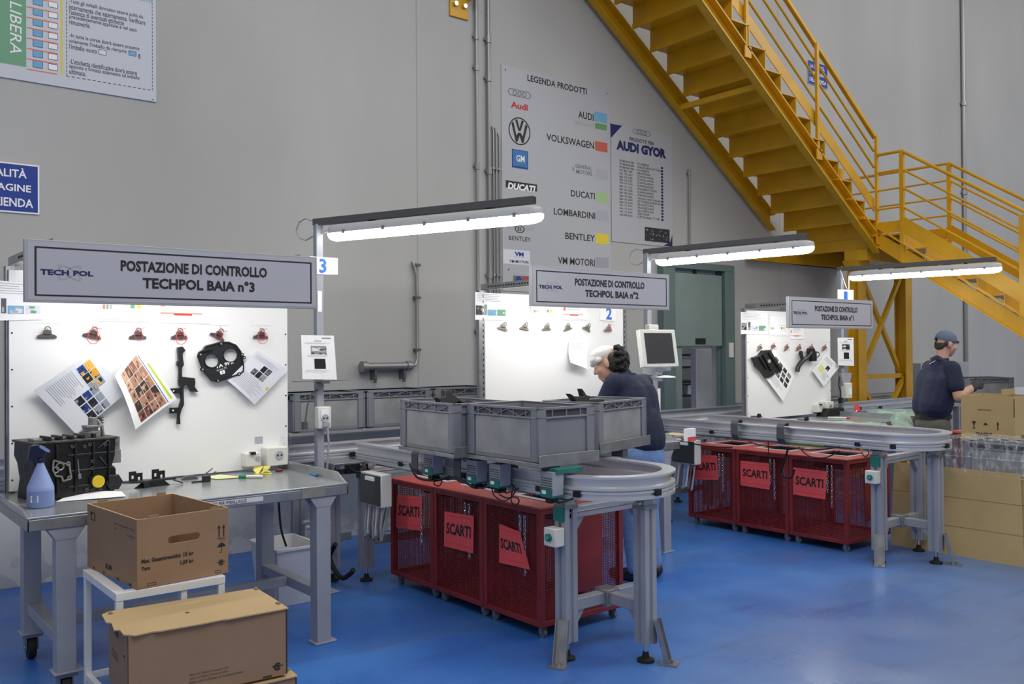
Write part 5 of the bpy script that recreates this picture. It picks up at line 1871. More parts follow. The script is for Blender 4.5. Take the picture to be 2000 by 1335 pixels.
# grey cabinet low on the wall at right
t = thing('wall_cabinet', 'low grey cabinet against the back wall behind the worker in the vest', 'cabinet', (14.3, WY - .1, 0))
MB().b2((13.5, WY - .22, 0), (15.1, WY - .002, 1.36), GPAINT).build('body', t, bevel=.006)
MB().b2((13.55, WY - .226, .1), (14.28, WY - .22, 1.3), GALV).build('door', t)
struct(MB().b2((9.2, WY - .04, .0), (13.4, WY, .93), mat('skirt_grey', (128, 130, 130), .6)).build('baseboard_back', smooth=0))
# ------------------------------------------------------------------ engine block on the station three table
EL = Vector((.95, 4.955, TZ))
en = thing('engine_block', 'black engine block with yellow cap standing on the station three table', 'engine', EL)
M = Matrix.Translation(EL)
EW, ED, EH = .40, .25, .30
ENG = mat('engine_black', (14, 14, 15), .38, nz=.3, nscale=20, bump=.3, bscale=30)
CASTA = mat('cast_alloy', (150, 150, 148), .45, .6, nz=.12, nscale=18)
m = MB(M)
m.prism([(0, 0), (EW - .02, 0), (EW, .03), (EW, .13), (EW - .02, .15), (EW - .005, .2), (EW, EH - .01), (-.012, EH - .01), (-.015, .22), (.0, .18), (.012, .1)], (0, 0, 0), (1, 0, 0), (0, 0, 1), (0, ED, 0), ENG)
for x in (.04, .10, .19, .28, .36):
    m.b2((x - .006, -.012, .03), (x + .006, 0, EH - .02), ENG)
for z in (.06, .14, .22):
    m.b2((.15, -.008, z - .005), (EW - .01, 0, z + .005), ENG)
m.bar((.30, -.006, .245), (.36, -.006, .285), .012, .008, BLACK2)
m.bar((.31, -.006, .20), (.35, -.006, .15), .012, .008, BLACK2)
m.build('casting', en, bevel=.006)
m = MB(M)
m.b2((-.022, -.008, EH - .012), (EW + .008, ED + .01, EH), mat('deck_grey', (84, 84, 82), .5, .4, nz=.25, nscale=40))
deck = m.build('deck', en, bevel=.003)
m = MB(M)
for i in range(5):
    x = .07 + .055 * i
    m.b2((x - .008, .0, EH), (x + .008, .12, EH + .022), BLACK2)
    m.cyl((x + .027, .06, EH), (x + .027, .06, EH + .012), .018, CASTA, 14)
m.b2((.0, .02, EH), (.04, .1, EH + .014), CASTA)
m.build('bearing_cap', deck, bevel=.002)
# yellow cap
m = MB(M)
m.cyl((.297, .0, .075), (.297, -.02, .075), .037, BLACK2, 24)
fl = m.build('cap_flange', en)
MB(M).cyl((.297, -.018, .075), (.297, -.030, .075), .031, INKY, 24).cyl((.297, -.03, .075), (.297, -.032, .075), .024, mat('cap_yellow', (222, 190, 30), .45), 24).build('cap', en, label='yellow round cap')
m = MB(M)
for x, z in ((.245, .036), (.275, .032), (.315, .034), (.275, .18), (.275, .145), (.175, .265), (.235, .26), (.262, .268), (.37, .04), (.34, .262)):
    MB(M).lathe([(.0045, .006), (.005, 0), (.009, .0), (.009, .012), (.0045, .012)], (x, -.012, z), DGREY, 14, 'Y').build('bolt_boss', en)
# gasket outline
m = MB(M)
pts = [(.08, .205), (.155, .175), (.165, .105), (.125, .095), (.118, .12), (.09, .125), (.075, .16)]
for i in range(len(pts)):
    a, b = pts[i], pts[(i + 1) % len(pts)]
    m.bar((a[0], -.016, a[1]), (b[0], -.016, b[1]), .006, .008, CASTA, up=(0, 0, 1))
for x, z, r in ((.11, .17, .018), (.09, .155, .014), (.15, .18, .008), (.155, .108, .008)):
    m.tube([(x + r * cos(a), -.016, z + r * sin(a)) for a in [2 * pi * i / 14 for i in range(14)]], .004, CASTA, 6, closed=True)
m.build('gasket', en)
m = MB(M).cyl((.195, -.02, .20), (.203, -.02, .12), .0035, CHROME, 8).cyl((.2025, -.02, .125), (.204, -.02, .10), .010, CHROME, 8)
m.build('sensor', en, label='silver sensor probe')
# alloy cover at the right end and pump on top
m = MB(M)
m.b2((EW - .005, .03, .155), (EW + .04, .2, .225), CASTA).b2((EW - .005, .03, .225), (EW + .034, .2, .262), CASTA).b2((EW - .005, .02, .262), (EW + .03, .15, .296), CASTA)
for z in (.185, .195):
    m.b2((EW + .04, .03, z - .002), (EW + .043, .2, z + .002), GALV)
m.build('end_cover', en, bevel=.003, label='silver alloy end cover')
m = MB(M)
m.cyl((.30, .08, EH), (.30, .08, EH + .03), .052, CASTA, 22).cyl((.30, .08, EH + .03), (.30, .08, EH + .05), .038, CASTA, 22)
m.b2((.262, .03, EH + .05), (.345, .10, EH + .062), CASTA).cyl((.315, .08, EH + .062), (.315, .08, EH + .10), .024, CASTA, 16)
m.tube([(.315, .08, EH + .09), (.335, .07, EH + .085), (.352, .06, EH + .05), (.358, .06, EH + .0)], .010, CASTA, 8)
for k in range(4):
    m.lathe([(.012, 0), (.022, .004), (.022, .008), (.012, .012)], (.348, .08, EH + .05 + .014 * k), BLACK2, 14)
m.build('water_pump', en, bevel=.002, label='silver pump on top')
m = MB(M)
m.lathe([(.02, 0), (.045, .0), (.045, .03), (.02, .03)], (.385, -.02, .06), BLACK2, 6, 'Y').b2((.35, -.03, .045), (.405, .0, .10), BLACK2)
m.build('side_mount', en, bevel=.004)
en.rotation_euler = (0, 0, radians(9))

# ------------------------------------------------------------------ spray bottle
p = onz(83, 980, TZ)
sb = thing('spray_bottle', 'pale blue spray bottle with dark blue trigger on the station three table', 'bottle', (.945, 4.815, TZ))
L = Matrix.Translation(sb.location)
BLUEP = mat('bottle_blue', (146, 164, 214), .35, spec=.4)
BLUEC = mat('bottle_liquid', (120, 140, 190), .35)
DBLUE = mat('trigger_blue', (14, 22, 62), .3)
m = MB(L).lathe([(.052, 0), (.0595, .006), (.0595, .09), (.058, .10), (.016, .205), (.015, .218)], (0, 0, 0), BLUEP, 28)
bd = m.build('body', sb)
m = MB(L).lathe([(.0598, .008), (.0602, .012), (.0602, .078), (.0598, .082)], (0, 0, 0), BLUEC, 28)
m.build('liquid_level', bd)
S = Sheet(L @ Vector((-.050, -.036, .062)), L @ Vector((-.022, -.057, .062)), L @ Vector((-.022, -.057, .030)), L @ Vector((-.050, -.036, .030)), PAPER, thick=.001)
S.lines(.1, .15, .9, .85, 3, INKG, random.Random(1))
S.build('label', bd)
m = MB(L).cyl((0, 0, .212), (0, 0, .235), .019, DBLUE, 18)
m.prism([(-.055, .225), (-.02, .235), (.018, .235), (.018, .255), (.03, .262), (.034, .275), (.005, .297), (-.025, .302), (-.045, .295), (-.052, .27)], (0, .014, 0), (1, 0, 0), (0, 0, 1), (0, -.028, 0), DBLUE)
m.build('trigger_head', sb, bevel=.004)
m = MB(L).prism([(.0, .2975), (.034, .276), (.04, .262), (.032, .262), (.018, .268), (-.01, .29)], (0, -.0145, 0), (1, 0, 0), (0, 0, 1), (0, -.003, 0), BLUEP)
m.build('nozzle', sb)

# folded paper, black brackets and small things on the station three table
a, b = onz(112, 978, TZ + .004), onz(246, 966, TZ + .004)
S = Sheet(onz(135, 966, TZ + .012), onz(238, 959, TZ + .012), onz(246, 968, TZ + .008), onz(110, 979, TZ + .004), PAPER, thick=.002, curl=lambda u, v: .010 * sin(pi * u) * (1 - v), grid=6)
S.build('folded_paper', None, 'white folded paper lying before the engine block', 'paper')


def bracket_part(loc, rz, label, sc=1):
    t = thing('metal_bracket', label, 'bracket', loc)
    M = Matrix.Translation(Vector(loc)) @ Matrix.Scale(sc, 4)
    m = MB(M)
    m.prism([(-.13, 0), (-.06, -.03), (.06, -.02), (.13, -.012), (.11, .02), (.03, .03), (-.05, .02)], (0, 0, .03), (1, 0, 0), (0, 1, 0), (0, 0, .012), BLACK2)
    m.prism([(-.1, 0), (.1, 0), (.06, .035), (-.05, .035)], (0, .0, .0), (1, 0, 0), (0, 0, 1), (0, .01, 0), BLACK2)
    m.bar((-.12, 0, .035), (-.19, .01, .045), .02, .008, BLACK2).bar((.11, -.01, .03), (.16, -.03, .008), .05, .006, BLACK2)
    m.b2((-.06, -.03, 0), (-.03, -.02, .035), BLACK2)
    m.build('plate', t, bevel=.002)
    for x in (-.11, .015):
        m = MB(M)
        for dx, dy, h in ((0, 0, .085), (.04, .014, .072)):
            c = M.inverted() @ M @ Vector((x + dx, dy, .035))
            m.b2((x + dx - .02, dy - .003, .035), (x + dx - .006, dy, h + .01), BLACK).b2((x + dx + .006, dy - .003, .035), (x + dx + .02, dy, h + .01), BLACK).b2((x + dx - .006, dy - .003, .035), (x + dx + .006, dy, h - .03), BLACK).b2((x + dx - .006, dy - .003, h - .012), (x + dx + .006, dy, h + .01), BLACK)
        m.build('tab', t)
    t.rotation_euler = (0, 0, rz)
    return t


p = onz(298, 950, TZ)
bracket_part(p, radians(6), 'black sheet metal bracket with upright tabs on the station three table')
p = onz(402, 941, TZ)
t = thing('small_bracket', 'small black clip with two prongs near the middle of the station three table', 'bracket', p)
m = MB(Matrix.Translation(p))
m.b2((-.02, -.01, 0), (.025, .01, .035), BLACK2).bar((-.02, 0, .035), (.04, .0, .075), .012, .004, DGREY).bar((.0, 0, .03), (.06, .0, .055), .012, .004, DGREY).b2((-.07, .02, 0), (.03, .035, .008), BLACK2)
m.build('clip', t, bevel=.001)
p = onz(372, 936, TZ)
tag(MB(Matrix.Translation(p)).prism([(-.05, 0), (.05, .0), (.03, .02), (-.03, .022)], (0, 0, 0), (1, 0, 0), (0, 0, 1), (0, .03, 0), DGREY).build('rubber_plug', origin=p, bevel=.003), 'dark rounded rubber piece lying by the small black clip', 'rubber piece')
S = Sheet(onz(395, 931, TZ + .004), onz(430, 926, TZ + .004), onz(478, 931, TZ + .004), onz(425, 935, TZ + .004), mat('pale_yellow_paper', (226, 228, 170), .7), thick=.001)
S.build('yellow_slip', None, 'pale yellow paper slip under the marker on the station three table', 'paper')
a, b = onz(467, 930, TZ + .010), onz(513, 930, TZ + .010)
mk = thing('marker_pen', 'white marker pen with green cap on the station three table', 'pen', a)
MB().cyl(a.lerp(b, .3), b, .0095, PVCW, 12).build('barrel', mk)
MB().cyl(a, a.lerp(b, .32), .0105, mat('cap_green', (20, 140, 96), .4), 12).build('cap', mk)
p = onz(512, 926, TZ)
m = MB(Matrix.Translation(p))
YC = mat('yellow_cloth', (228, 216, 110), .8)
for i in range(6):
    a0 = i * 1.05
    m.add([(0, 0, .02), (.06 * cos(a0), .04 * sin(a0), .005 + .03 * (i % 2)), (.05 * cos(a0 + .6), .05 * sin(a0 + .6), .045 * (i % 3) * .5 + .004), (.015, .01, .05)], [(0, 1, 2, 3)], YC)
m.b2((-.05, -.025, 0), (.05, .02, .006), YC)
tag(m.build('yellow_cloth', origin=p, bevel=.001), 'crumpled yellow cloth by the outlet on the station three table', 'cloth')
p = onz(545, 921, TZ)
tag(MB(Matrix.Translation(p)).sph((0, 0, .010), .024, mat('dark_red_plastic', (110, 30, 34), .4), 14, (1.2, .6, .4)).build('red_tool', origin=p), 'dark red rounded tool right of the yellow cloth', 'tool')
a, b = onz(600, 921, TZ + .007), onz(618, 928, TZ + .007)
pn = thing('blue_pen', 'light blue pen near the right end of the station three table', 'pen', a)
MB().cyl(a, b, .006, mat('pen_blue', (60, 140, 220), .4), 10).build('barrel', pn)
MB().cyl(b, b + (b - a) * .15, .003, INK, 8).build('tip', pn)
m = MB()
q0 = (2.415, 5.355, TZ)
m.prism([(-.02, 0), (.055, 0), (.03, .2), (.01, .21), (-.005, .1)], q0, (1, 0, 0), (0, 0, 1), (0, .012, 0), FILM)
tag(m.build('clear_bag', origin=q0, bevel=.003), 'clear plastic bag hanging at the right lower corner of the station three board', 'bag')
a0 = [(2.47, 5.395, 1.05), (2.50, 5.41, .98), (2.485, 5.42, .92), (2.50, 5.43, .80)]
for i in range(1):
    tag(MB().tube(smooth_pts([Vector(q) + Vector((.012 * i, .01, 0)) for q in a0]), .008, GPAINT, 6).tube(smooth_pts([Vector(q) + Vector((.02, .02, .05)) for q in a0]), .008, GALV, 6).build('cable_loop', origin=a0[0]), 'grey cables hanging at the right edge of the station three board', 'cable')

# ------------------------------------------------------------------ bulldog clips
STR = mat('red_string', (216, 60, 70), .6)


def clip_make(mt, red):
    t = thing('bulldog_clip', '', 'clip', (0, 0, 0))
    m = MB().prism([(-.046, -.02), (.046, -.02), (.044, -.008), (.02, .002), (-.02, .002), (-.044, -.008)], (0, -.014, 0), (1, 0, 0), (0, 0, 1), (0, .012, 0), mt)
    m.build('jaw', t, bevel=.002)
    m = MB()
    m.cyl((-.017, -.012, .008), (.017, -.012, .008), .009, mt, 12)
    m.b2((-.018, -.026, .0), (.018, -.020, .02), mt).tube([(.014 * cos(a), -.026, .022 + .016 * sin(a)) for a in [pi * i / 8 for i in range(9)]], .0035, CHROME, 6)
    m.cyl((0, -.002, .022), (0, -.018, .022), .007, CHROME, 10)
    m.build('handle', t)
    if red:
        m = MB()
        for k in range(red):
            rr = .036 + .014 * k
            m.tube([(rr * .6 * sin(a) + .004 * k, -.03, -.012 - rr * (1 - cos(a)) * .7 + .03) for a in [2 * pi * i / 16 for i in range(16)]], .0016, STR, 5, closed=True)
        m.tube([(.0, -.03, .03), (-.02, -.032, .044), (-.004, -.03, .025), (.03, -.03, .04)], .0016, STR, 5)
        m.build('red_string', t)
    return t


ORD = ('first', 'second', 'third', 'fourth', 'fifth', 'sixth')
GUN = mat('gunmetal', (112, 104, 98), .3, .7)
BRS = mat('worn_nickel', (170, 162, 148), .28, .8)
protos = {}
CP = (([(91, 652), (180, 652), (268, 654), (349, 654), (425, 654), (508, 654)], 'station three', [0, 2, 1, 2, 1, 2], [0, -14, 0, 0, -28, -2]),
      ([(981, 639), (1023, 639), (1066, 640), (1107, 640), (1145, 640), (1186, 642)], 'station two', [0, 0, 0, 0, 0, 1], [-14, -10, 2, 14, -22, 0]),
      ([(1482, 679), (1508, 677), (1534, 679), (1558, 679), (1582, 679), (1608, 679)], 'station one', [0, 1, 1, 1, 1, 1], [20, 28, 24, 14, 18, 20]))
for b, (pts, nm, reds, tilt) in enumerate(CP):
    for i, (px, py) in enumerate(pts):
        k = (b > 0, reds[i])
        p = ony(px, py, PY_[b] - .001)
        sfx = ('with red string' if reds[i] else 'with no string')
        lb = '%s bulldog clip from the left on the %s board, %s' % (ORD[i], nm, sfx)
        if k not in protos:
            o = protos[k] = clip_make(BRS if b else GUN, reds[i])
            o.location = p
            o['label'] = lb
        else:
            o = dup(protos[k], p, lb)
        o['group'] = 'bulldog clips on the %s board' % nm
        o.rotation_euler = (0, radians(-tilt[i]), 0)
        if b == 0:
            o.scale = (1.06,) * 3
        # small caption above each clip, printed on the board
        s = Sheet(p + Vector((-.06, -.0005, .062)), p + Vector((.07, -.0005, .062)), p + Vector((.07, -.0005, .055)), p + Vector((-.06, -.0005, .055)), WBOARD, thick=.0003)
        s.mb = MB()
        s.text('controllo pezzo campione', 0, 0, 1, 1, INKL)
        s.build('caption', bpy.data.objects['work_board' + ('' if b == 0 else '.00%d' % b)])

# ------------------------------------------------------------------ papers on and at the boards
PHO = [mat('photo_%d' % i, c, .5) for i, c in enumerate([(178, 132, 106), (150, 100, 78), (206, 168, 140), (60, 44, 40), (120, 72, 60)])]
PHB = [mat('photo_b%d' % i, c, .5) for i, c in enumerate([(30, 60, 130), (60, 66, 80), (214, 160, 50), (30, 30, 36), (150, 156, 170), (230, 180, 70)])]
PHG = [mat('photo_g%d' % i, c, .5) for i, c in enumerate([(40, 40, 42), (90, 90, 94), (150, 150, 152), (24, 24, 26)])]


def photo(s, u0, v0, u1, v1, pal, rn, n=7):
    s.rect(u0, v0, u1, v1, rn.choice(pal), off=.0008)
    for i in range(n):
        a, b = rn.uniform(u0, u1), rn.uniform(v0, v1)
        c, d = min(u1, a + rn.uniform(.15, .5) * (u1 - u0)), min(v1, b + rn.uniform(.15, .5) * (v1 - v0))
        s.poly([(a, b), (c, b + (d - b) * rn.random() * .5), (c, d), (a, d)], rn.choice(pal), off=.0012 + .0002 * i)


def pquad(px, y, base, **k):
    """hanging sheet from four photo corners on the vertical plane y"""
    return Sheet(*[ony(a, b, y) for a, b in px], base, **k)


rn = random.Random(11)
Y0 = PY_[0]
# left board, first hanging sheet
s = pquad([(183, 682), (243, 770), (149, 848), (66, 762)], Y0 - .045, PAPER2, grid=8, thick=.003, curl=lambda u, v: .02 * sin(pi * v) * (1 - u))
for i in range(3):
    for j in range(2):
        photo(s, .10 + .17 * i, .13 + .13 * j, .26 + .17 * i, .25 + .13 * j, PHB[2:] if j == 0 else PHB, rn, 4)
for i in range(3):
    for j in range(3):
        photo(s, .52 + .16 * i, .28 + .14 * j, .66 + .16 * i, .40 + .14 * j, PHB[:2] + PHB[3:5], rn, 4)
s.lines(.08, .45, .48, .9, 14, INKL, rn, .3)
s.build('instruction_sheet', None, 'white sheet with yellow and blue photos, leftmost hanging on the station three board', 'paper', 'sheets hanging on the station three board')
s = pquad([(270, 672), (345, 778), (262, 838), (222, 733)], Y0 - .05, PAPER, grid=10, thick=.003, curl=lambda u, v: .05 * (v - .3) ** 2 + .03 * sin(pi * u) * v)
s.poly([(.40, .03), (.47, .03), (.96, .86), (.90, .9)], mat('lime_ink', (196, 214, 60), .6)) if 0 else None
s.rect(.30, .06, .95, .105, mat('lime_ink', (196, 214, 60), .6))
s.rect(.10, .17, .97, .185, INKB)
s = s
for i in range(5):
    for j in range(4):
        photo(s, .08 + .178 * i, .21 + .16 * j, .25 + .178 * i, .36 + .16 * j, PHO, rn, 5)
s.build('instruction_sheet', None, 'curled white sheet with grid of brown photos hanging on the station three board', 'paper', 'sheets hanging on the station three board')
s = pquad([(503, 684), (563, 722), (497, 790), (444, 742)], Y0 - .03, PAPER2, grid=6, thick=.004, curl=lambda u, v: .012 * sin(pi * u) * v)
for i in range(3):
    for j in range(2):
        if (i, j) != (0, 0):
            photo(s, .28 + .15 * i, .22 + .17 * j, .41 + .15 * i, .37 + .17 * j, PHG, rn, 4)
s.lines(.08, .08, .9, .2, 5, INKL, rn, .3); s.lines(.08, .58, .92, .94, 10, INKL, rn, .3)
s.rect(.90, .55, .97, .62, INKY)
s.build('instruction_sheet', None, 'white stack of sheets with small grey photos, rightmost on the station three board', 'paper', 'sheets hanging on the station three board')
# sheets stuck to the top of the boards
def stuck(b, px, label, seed, kind):
    rn = random.Random(seed)
    s = pquad(px, PY_[b] - .004, PAPER, thick=.001)
    if kind == 'line':
        s.lines(.06, .05, .8, .36, 5, INKL, rn, .25)
        photo(s, .02, .48, .22, .82, PHG, rn); photo(s, .27, .44, .36, .82, [INKGR, INKL, DGREY], rn, 4); photo(s, .38, .62, .66, .84, [INKC, INKL, PAPER2], rn, 6); photo(s, .68, .60, .95, .84, [INKGR, PAPER2], rn, 4)
    elif kind == 'boxes':
        s.frame(.03, .05, .97, .95, .006, .01, INKL)
        for i in range(3):
            s.rect(.10 + .06 * i, .62, .14 + .06 * i, .72, (INKO, INKGR, INKL)[i]); 
        s.frame(.52, .5, .85, .78, .006, .012, INKL); s.rect(.60, .58, .68, .7, INKGR); s.rect(.72, .58, .80, .7, INKY)
    else:
        s.rect(.05, .45, .13, .62, INKO); s.lines(.2, .3, .8, .62, 4, INKL, rn, .25); s.rect(.05, .76, .85, .785, INKO); s.rect(.3, .785, .65, .82, INKR)
    s.build('poster_sheet', None, label, 'paper', 'sheets stuck to the work boards')


stuck(0, [(-30, 545), (85, 555), (85, 624), (-30, 626)], 'sheet with pale green photos at the left edge, beside the station three sign', 1, 'line')
stuck(0, [(190, 540), (296, 545), (296, 628), (190, 627)], 'sheet with small coloured boxes below the station three sign', 2, 'boxes')
stuck(0, [(308, 545), (410, 550), (410, 632), (308, 630)], 'sheet with orange line below the station three sign', 3, 'org')
stuck(1, [(928, 570), (992, 574), (990, 625), (928, 624)], 'sheet with pale green photos at the left top of the station two board', 4, 'line')
stuck(1, [(1037, 575), (1088, 579), (1088, 624), (1037, 623)], 'sheet with small boxes below the station two sign', 5, 'boxes')
stuck(1, [(1098, 578), (1146, 582), (1146, 624), (1098, 624)], 'sheet with orange line below the station two sign', 6, 'org')
stuck(2, [(1447, 609), (1498, 612), (1498, 652), (1447, 652)], 'sheet with grey photos at the left top of the station one board', 7, 'line')
stuck(2, [(1502, 612), (1540, 616), (1540, 655), (1502, 655)], 'sheet with small boxes left of the station one sign', 8, 'boxes')
stuck(2, [(1543, 630), (1570, 632), (1570, 662), (1543, 662)], 'sheet with orange line below the station one sign', 9, 'org')
# number cards
def number(ch, b, px, y, tr, label):
    s = pquad(px, y, PAPER, thick=.002)
    s.text(ch, *tr, mat('number_blue', (50, 110, 210), .6), bold=.03)
    s.build('number_card', None, label, 'card', 'number cards')


number('3', 0, [(606, 500), (660, 504), (660, 536), (606, 535)], 5.50, (.32, .08, .58, .93), 'white card with blue number 3 on the station three lamp post')
number('2', 1, [(1172, 594), (1203, 597), (1202, 627), (1172, 625)], PY_[1] - .004, (.38, .15, .75, .92), 'white card with blue number 2 on the station two board')
number('1', 2, [(1636, 565), (1667, 566), (1667, 596), (1636, 596)], 5.465, (.38, .12, .62, .92), 'white card with blue number 1 on the station one lamp post')
# sheets on the posts
def postsheet(px, y, label, seed):
    rn = random.Random(seed)
    s = pquad(px, y, PAPER, thick=.002)
    s.rect(.62, .05, .9, .075, INKG); s.rect(.38, .12, .6, .14, INKL)
    s.lines(.1, .17, .9, .21, 2, INKL, rn, .3)
    photo(s, .27, .24, .74, .43, PHG + [PAPER2], rn, 9)
    s.lines(.15, .46, .85, .50, 2, INKL, rn, .3)
    photo(s, .36, .53, .69, .76, [PHG[0], PHG[3], PHG[3]], rn, 4)
    s.lines(.08, .80, .9, .86, 2, INKL, rn, .25)
    s.build('post_sheet', None, label, 'paper', 'sheets on the lamp posts')


postsheet([(588, 654), (652, 655), (658, 741), (591, 740)], 5.42, 'white sheet with two grey photos on the station three lamp post', 21)
postsheet([(1636, 659), (1667, 659), (1668, 714), (1637, 713)], 5.44, 'white sheet with two grey photos on the station one lamp post', 22)
s = pquad([(1271, 758), (1290, 758), (1290, 812), (1272, 812)], 5.45, PAPER, thick=.002)
s.ring(.5, .3, .28, .12, .3, INKL); s.lines(.15, .5, .85, .9, 7, INKL, random.Random(2), .35)
s.build('post_sheet', None, 'narrow white sheet on the station two lamp post behind the worker', 'paper', 'sheets on the lamp posts')
# middle board paper
s = pquad([(1112, 664), (1152, 668), (1140, 720), (1107, 708)], PY_[1] - .02, PAPER, grid=6, thick=.002, curl=lambda u, v: .05 * v ** 3)
s.lines(.15, .1, .85, .4, 5, INKL, random.Random(5), .2)
s.build('instruction_sheet', None, 'blank white sheet hanging on the station two board', 'paper')
# right board papers
Y2 = PY_[2]
s = pquad([(1510, 680), (1552, 733), (1530, 784), (1497, 740)], Y2 - .03, PAPER, grid=5, thick=.003)
rn = random.Random(33)
for i in range(4):
    for j in range(3):
        photo(s, .15 + .2 * i, .12 + .17 * j, .30 + .2 * i, .25 + .17 * j, PHG, rn, 3)
s.lines(.1, .66, .8, .9, 5, INKL, rn, .3)
s.build('instruction_sheet', None, 'white sheet with rows of dark photos hanging on the station one board', 'paper', 'sheets hanging on the station one board')
s = pquad([(1614, 690), (1640, 716), (1609, 754), (1587, 724)], Y2 - .03, PAPER, grid=4, thick=.006)
s.rect(.12, .5, .45, .75, mat('pale_yellow', (232, 230, 150), .6)); photo(s, .45, .32, .65, .5, PHG, rn, 3); s.lines(.1, .1, .9, .28, 3, INKL, rn, .3); s.lines(.5, .6, .92, .9, 5, INKL, rn, .3)
s.build('instruction_sheet', None, 'white stack of sheets with yellow print at the right of the station one board', 'paper', 'sheets hanging on the station one board')

# ------------------------------------------------------------------ sample parts hung on the boards


def hung(name, px, y, label, depth=.04, holes=(), mt=BLACK2, group='sample parts hung on the work boards'):
    t = thing(name, label, 'car part', ony(px[0][0], px[0][1], y), group)
    pts = [ony(a, b, y - depth) for a, b in px]
    m = MB()
    n = len(pts)
    dv = Vector((0, depth * .8, 0))
    m.add(pts + [p + dv for p in pts], [tuple(range(n)), tuple(range(n, 2 * n))[::-1]] + [(i, (i + 1) % n, n + (i + 1) % n, n + i) for i in range(n)], mt)
    m.build('body', t, bevel=.003)
    return t


# timing cover with two round holes: built as ring bands so that the board shows through
def cover():
    y = Y0 - .03
    out = [(389, 688), (397, 683), (401, 676), (431, 668), (447, 668), (461, 674), (470, 686), (473, 700), (476, 715), (475, 725), (468, 730), (425, 745), (414, 743), (401, 728), (393, 712), (387, 695)]
    h1 = [(414 + 14.5 * cos(a), 704 + 13.8 * sin(a)) for a in [2 * pi * i / 28 for i in range(28)]]
    h2 = [(450.5 + 14.5 * cos(a), 693 + 13.8 * sin(a)) for a in [2 * pi * i / 28 for i in range(28)]]
    bm = bmesh.new()

    def loop(px, yy):
        vs = [bm.verts.new(ony(a, b, yy)) for a, b in px]
        return [bm.edges.new((vs[i], vs[(i + 1) % len(vs)])) for i in range(len(vs))]
    e = loop(out, y) + loop(h1, y) + loop(h2, y)
    bmesh.ops.triangle_fill(bm, use_beauty=True, use_dissolve=False, edges=e)
    g = bmesh.ops.extrude_face_region(bm, geom=bm.faces[:])
    for v in [q for q in g['geom'] if isinstance(q, bmesh.types.BMVert)]:
        v.co.y += .024
    m = MB()
    bm.verts.index_update()
    m.add([v.co.copy() for v in bm.verts], [tuple(v.index for v in f.verts) for f in bm.faces], BLACK2)
    bm.free()
    t = thing('timing_cover', 'black plastic cover with two round holes hung on the station three board', 'car part', ony(430, 705, y), 'sample parts hung on the work boards')
    m.build('body', t, bevel=.002)
    m = MB()
    P = [ony(a, b, y - .004) for a, b in out]
    m.tube(P, .005, BLACK, 6, closed=True)
    for h in (h1, h2):
        m.tube([ony(a, b, y - .003) for a, b in h], .0035, BLACK, 6, closed=True)
    m.build('raised_rim', t)
    m = MB()
    for a, b in ((431, 671), (391, 692), (395, 721), (425, 743), (466, 730), (472, 692), (476, 698)):
        c = ony(a, b, y)
        m.lathe([(.005, -.008), (.011, -.008), (.011, .012), (.005, .012)], c, BLACK, 14, 'Y')
        m.lathe([(.0, -.009), (.005, -.009), (.005, -.0085)], c, INKL, 12, 'Y')
    m.build('mounting_ear', t)
    m = MB()
    m.prism([(-.028, -.008), (.03, .004), (.034, .018), (-.02, .012)], ony(404, 685, y - .003), (1, 0, 0), (0, 0, 1), (0, -.012, 0), BLACK)
    m.build('upper_lug', t, bevel=.003)
    S = pquad([(418, 712), (456, 700), (462, 722), (424, 734)], y - .002, BLACK2, thick=.0005)
    S.mb = MB()
    S.text('1A 9P2', .1, .1, .95, .38, PAPER, bold=.03); S.text('forma 96', .05, .45, .55, .62, PAPER2); S.rect(.18, .68, .42, .98, PAPER); S.text('8', .26, .74, .34, .92, INK)
    S.build('white_marking', t)


cover()
t = hung('long_bracket', [(347, 678), (357, 676), (363, 684), (357, 690), (358, 700), (360, 712), (356, 718), (356, 735), (381, 738), (382, 745), (381, 755), (388, 765), (372, 764), (369, 752), (362, 750), (359, 757), (360, 790), (355, 800), (352, 812), (353, 828), (346, 828), (349, 800), (354, 780), (353, 757), (349, 748), (350, 716), (346, 712), (346, 706), (349, 704)], Y0, 'long twisted black bracket hanging on the station three board', .03)
m = MB()
for a, b in (((333, 758), (353, 768)), ((332, 796), (351, 806))):
    p, q = ony(*a, Y0 - .028), ony(*b, Y0 - .028)
    m.b2((p.x, p.y, q.z), (q.x, p.y + .015, p.z), BLACK)
m.build('side_tab', t, bevel=.002)
m = MB()
for a, b in ((339, 763), (338, 801)):
    c = ony(a, b, Y0 - .0285)
    m.lathe([(0, -.001), (.005, -.001), (.005, .001)], c, PAPER2, 10, 'Y')
m.build('hole_mark', t)
p = ony(350, 672, Y0 - .02)
# right board parts
t = hung('black_housing', [(1472, 698), (1486, 693), (1492, 684), (1505, 683), (1513, 696), (1529, 722), (1520, 729), (1511, 724), (1513, 732), (1500, 738), (1490, 724), (1480, 716), (1476, 704)], Y2, 'black ribbed plastic housing hung at the left of the station one board', .05)
m = MB()
for a, b in (((1489, 692), (1506, 724)), ((1482, 697), (1497, 720)), ((1500, 688), (1523, 722))):
    m.bar(ony(*a, Y2 - .055), ony(*b, Y2 - .055), .012, .02, BLACK, up=(0, 1, 0))
c = ony(1503, 705, Y2 - .06)
m.build('rib', t)
MB().b2((c.x - .018, c.y, c.z - .016), (c.x + .018, c.y + .01, c.z + .016), INKL).build('label', t)
t = thing('black_pipe', 'curved black pipe with brackets hung on the station one board', 'car part', ony(1570, 705, Y2), 'sample parts hung on the work boards')
q = [ony(a, b, Y2 - .04) for a, b in ((1557, 725), (1560, 714), (1568, 704), (1576, 698), (1584, 688))]
MB().tube(smooth_pts(q), [.024] * 24 + [.02], BLACK2, 12).build('pipe', t)
m = MB()
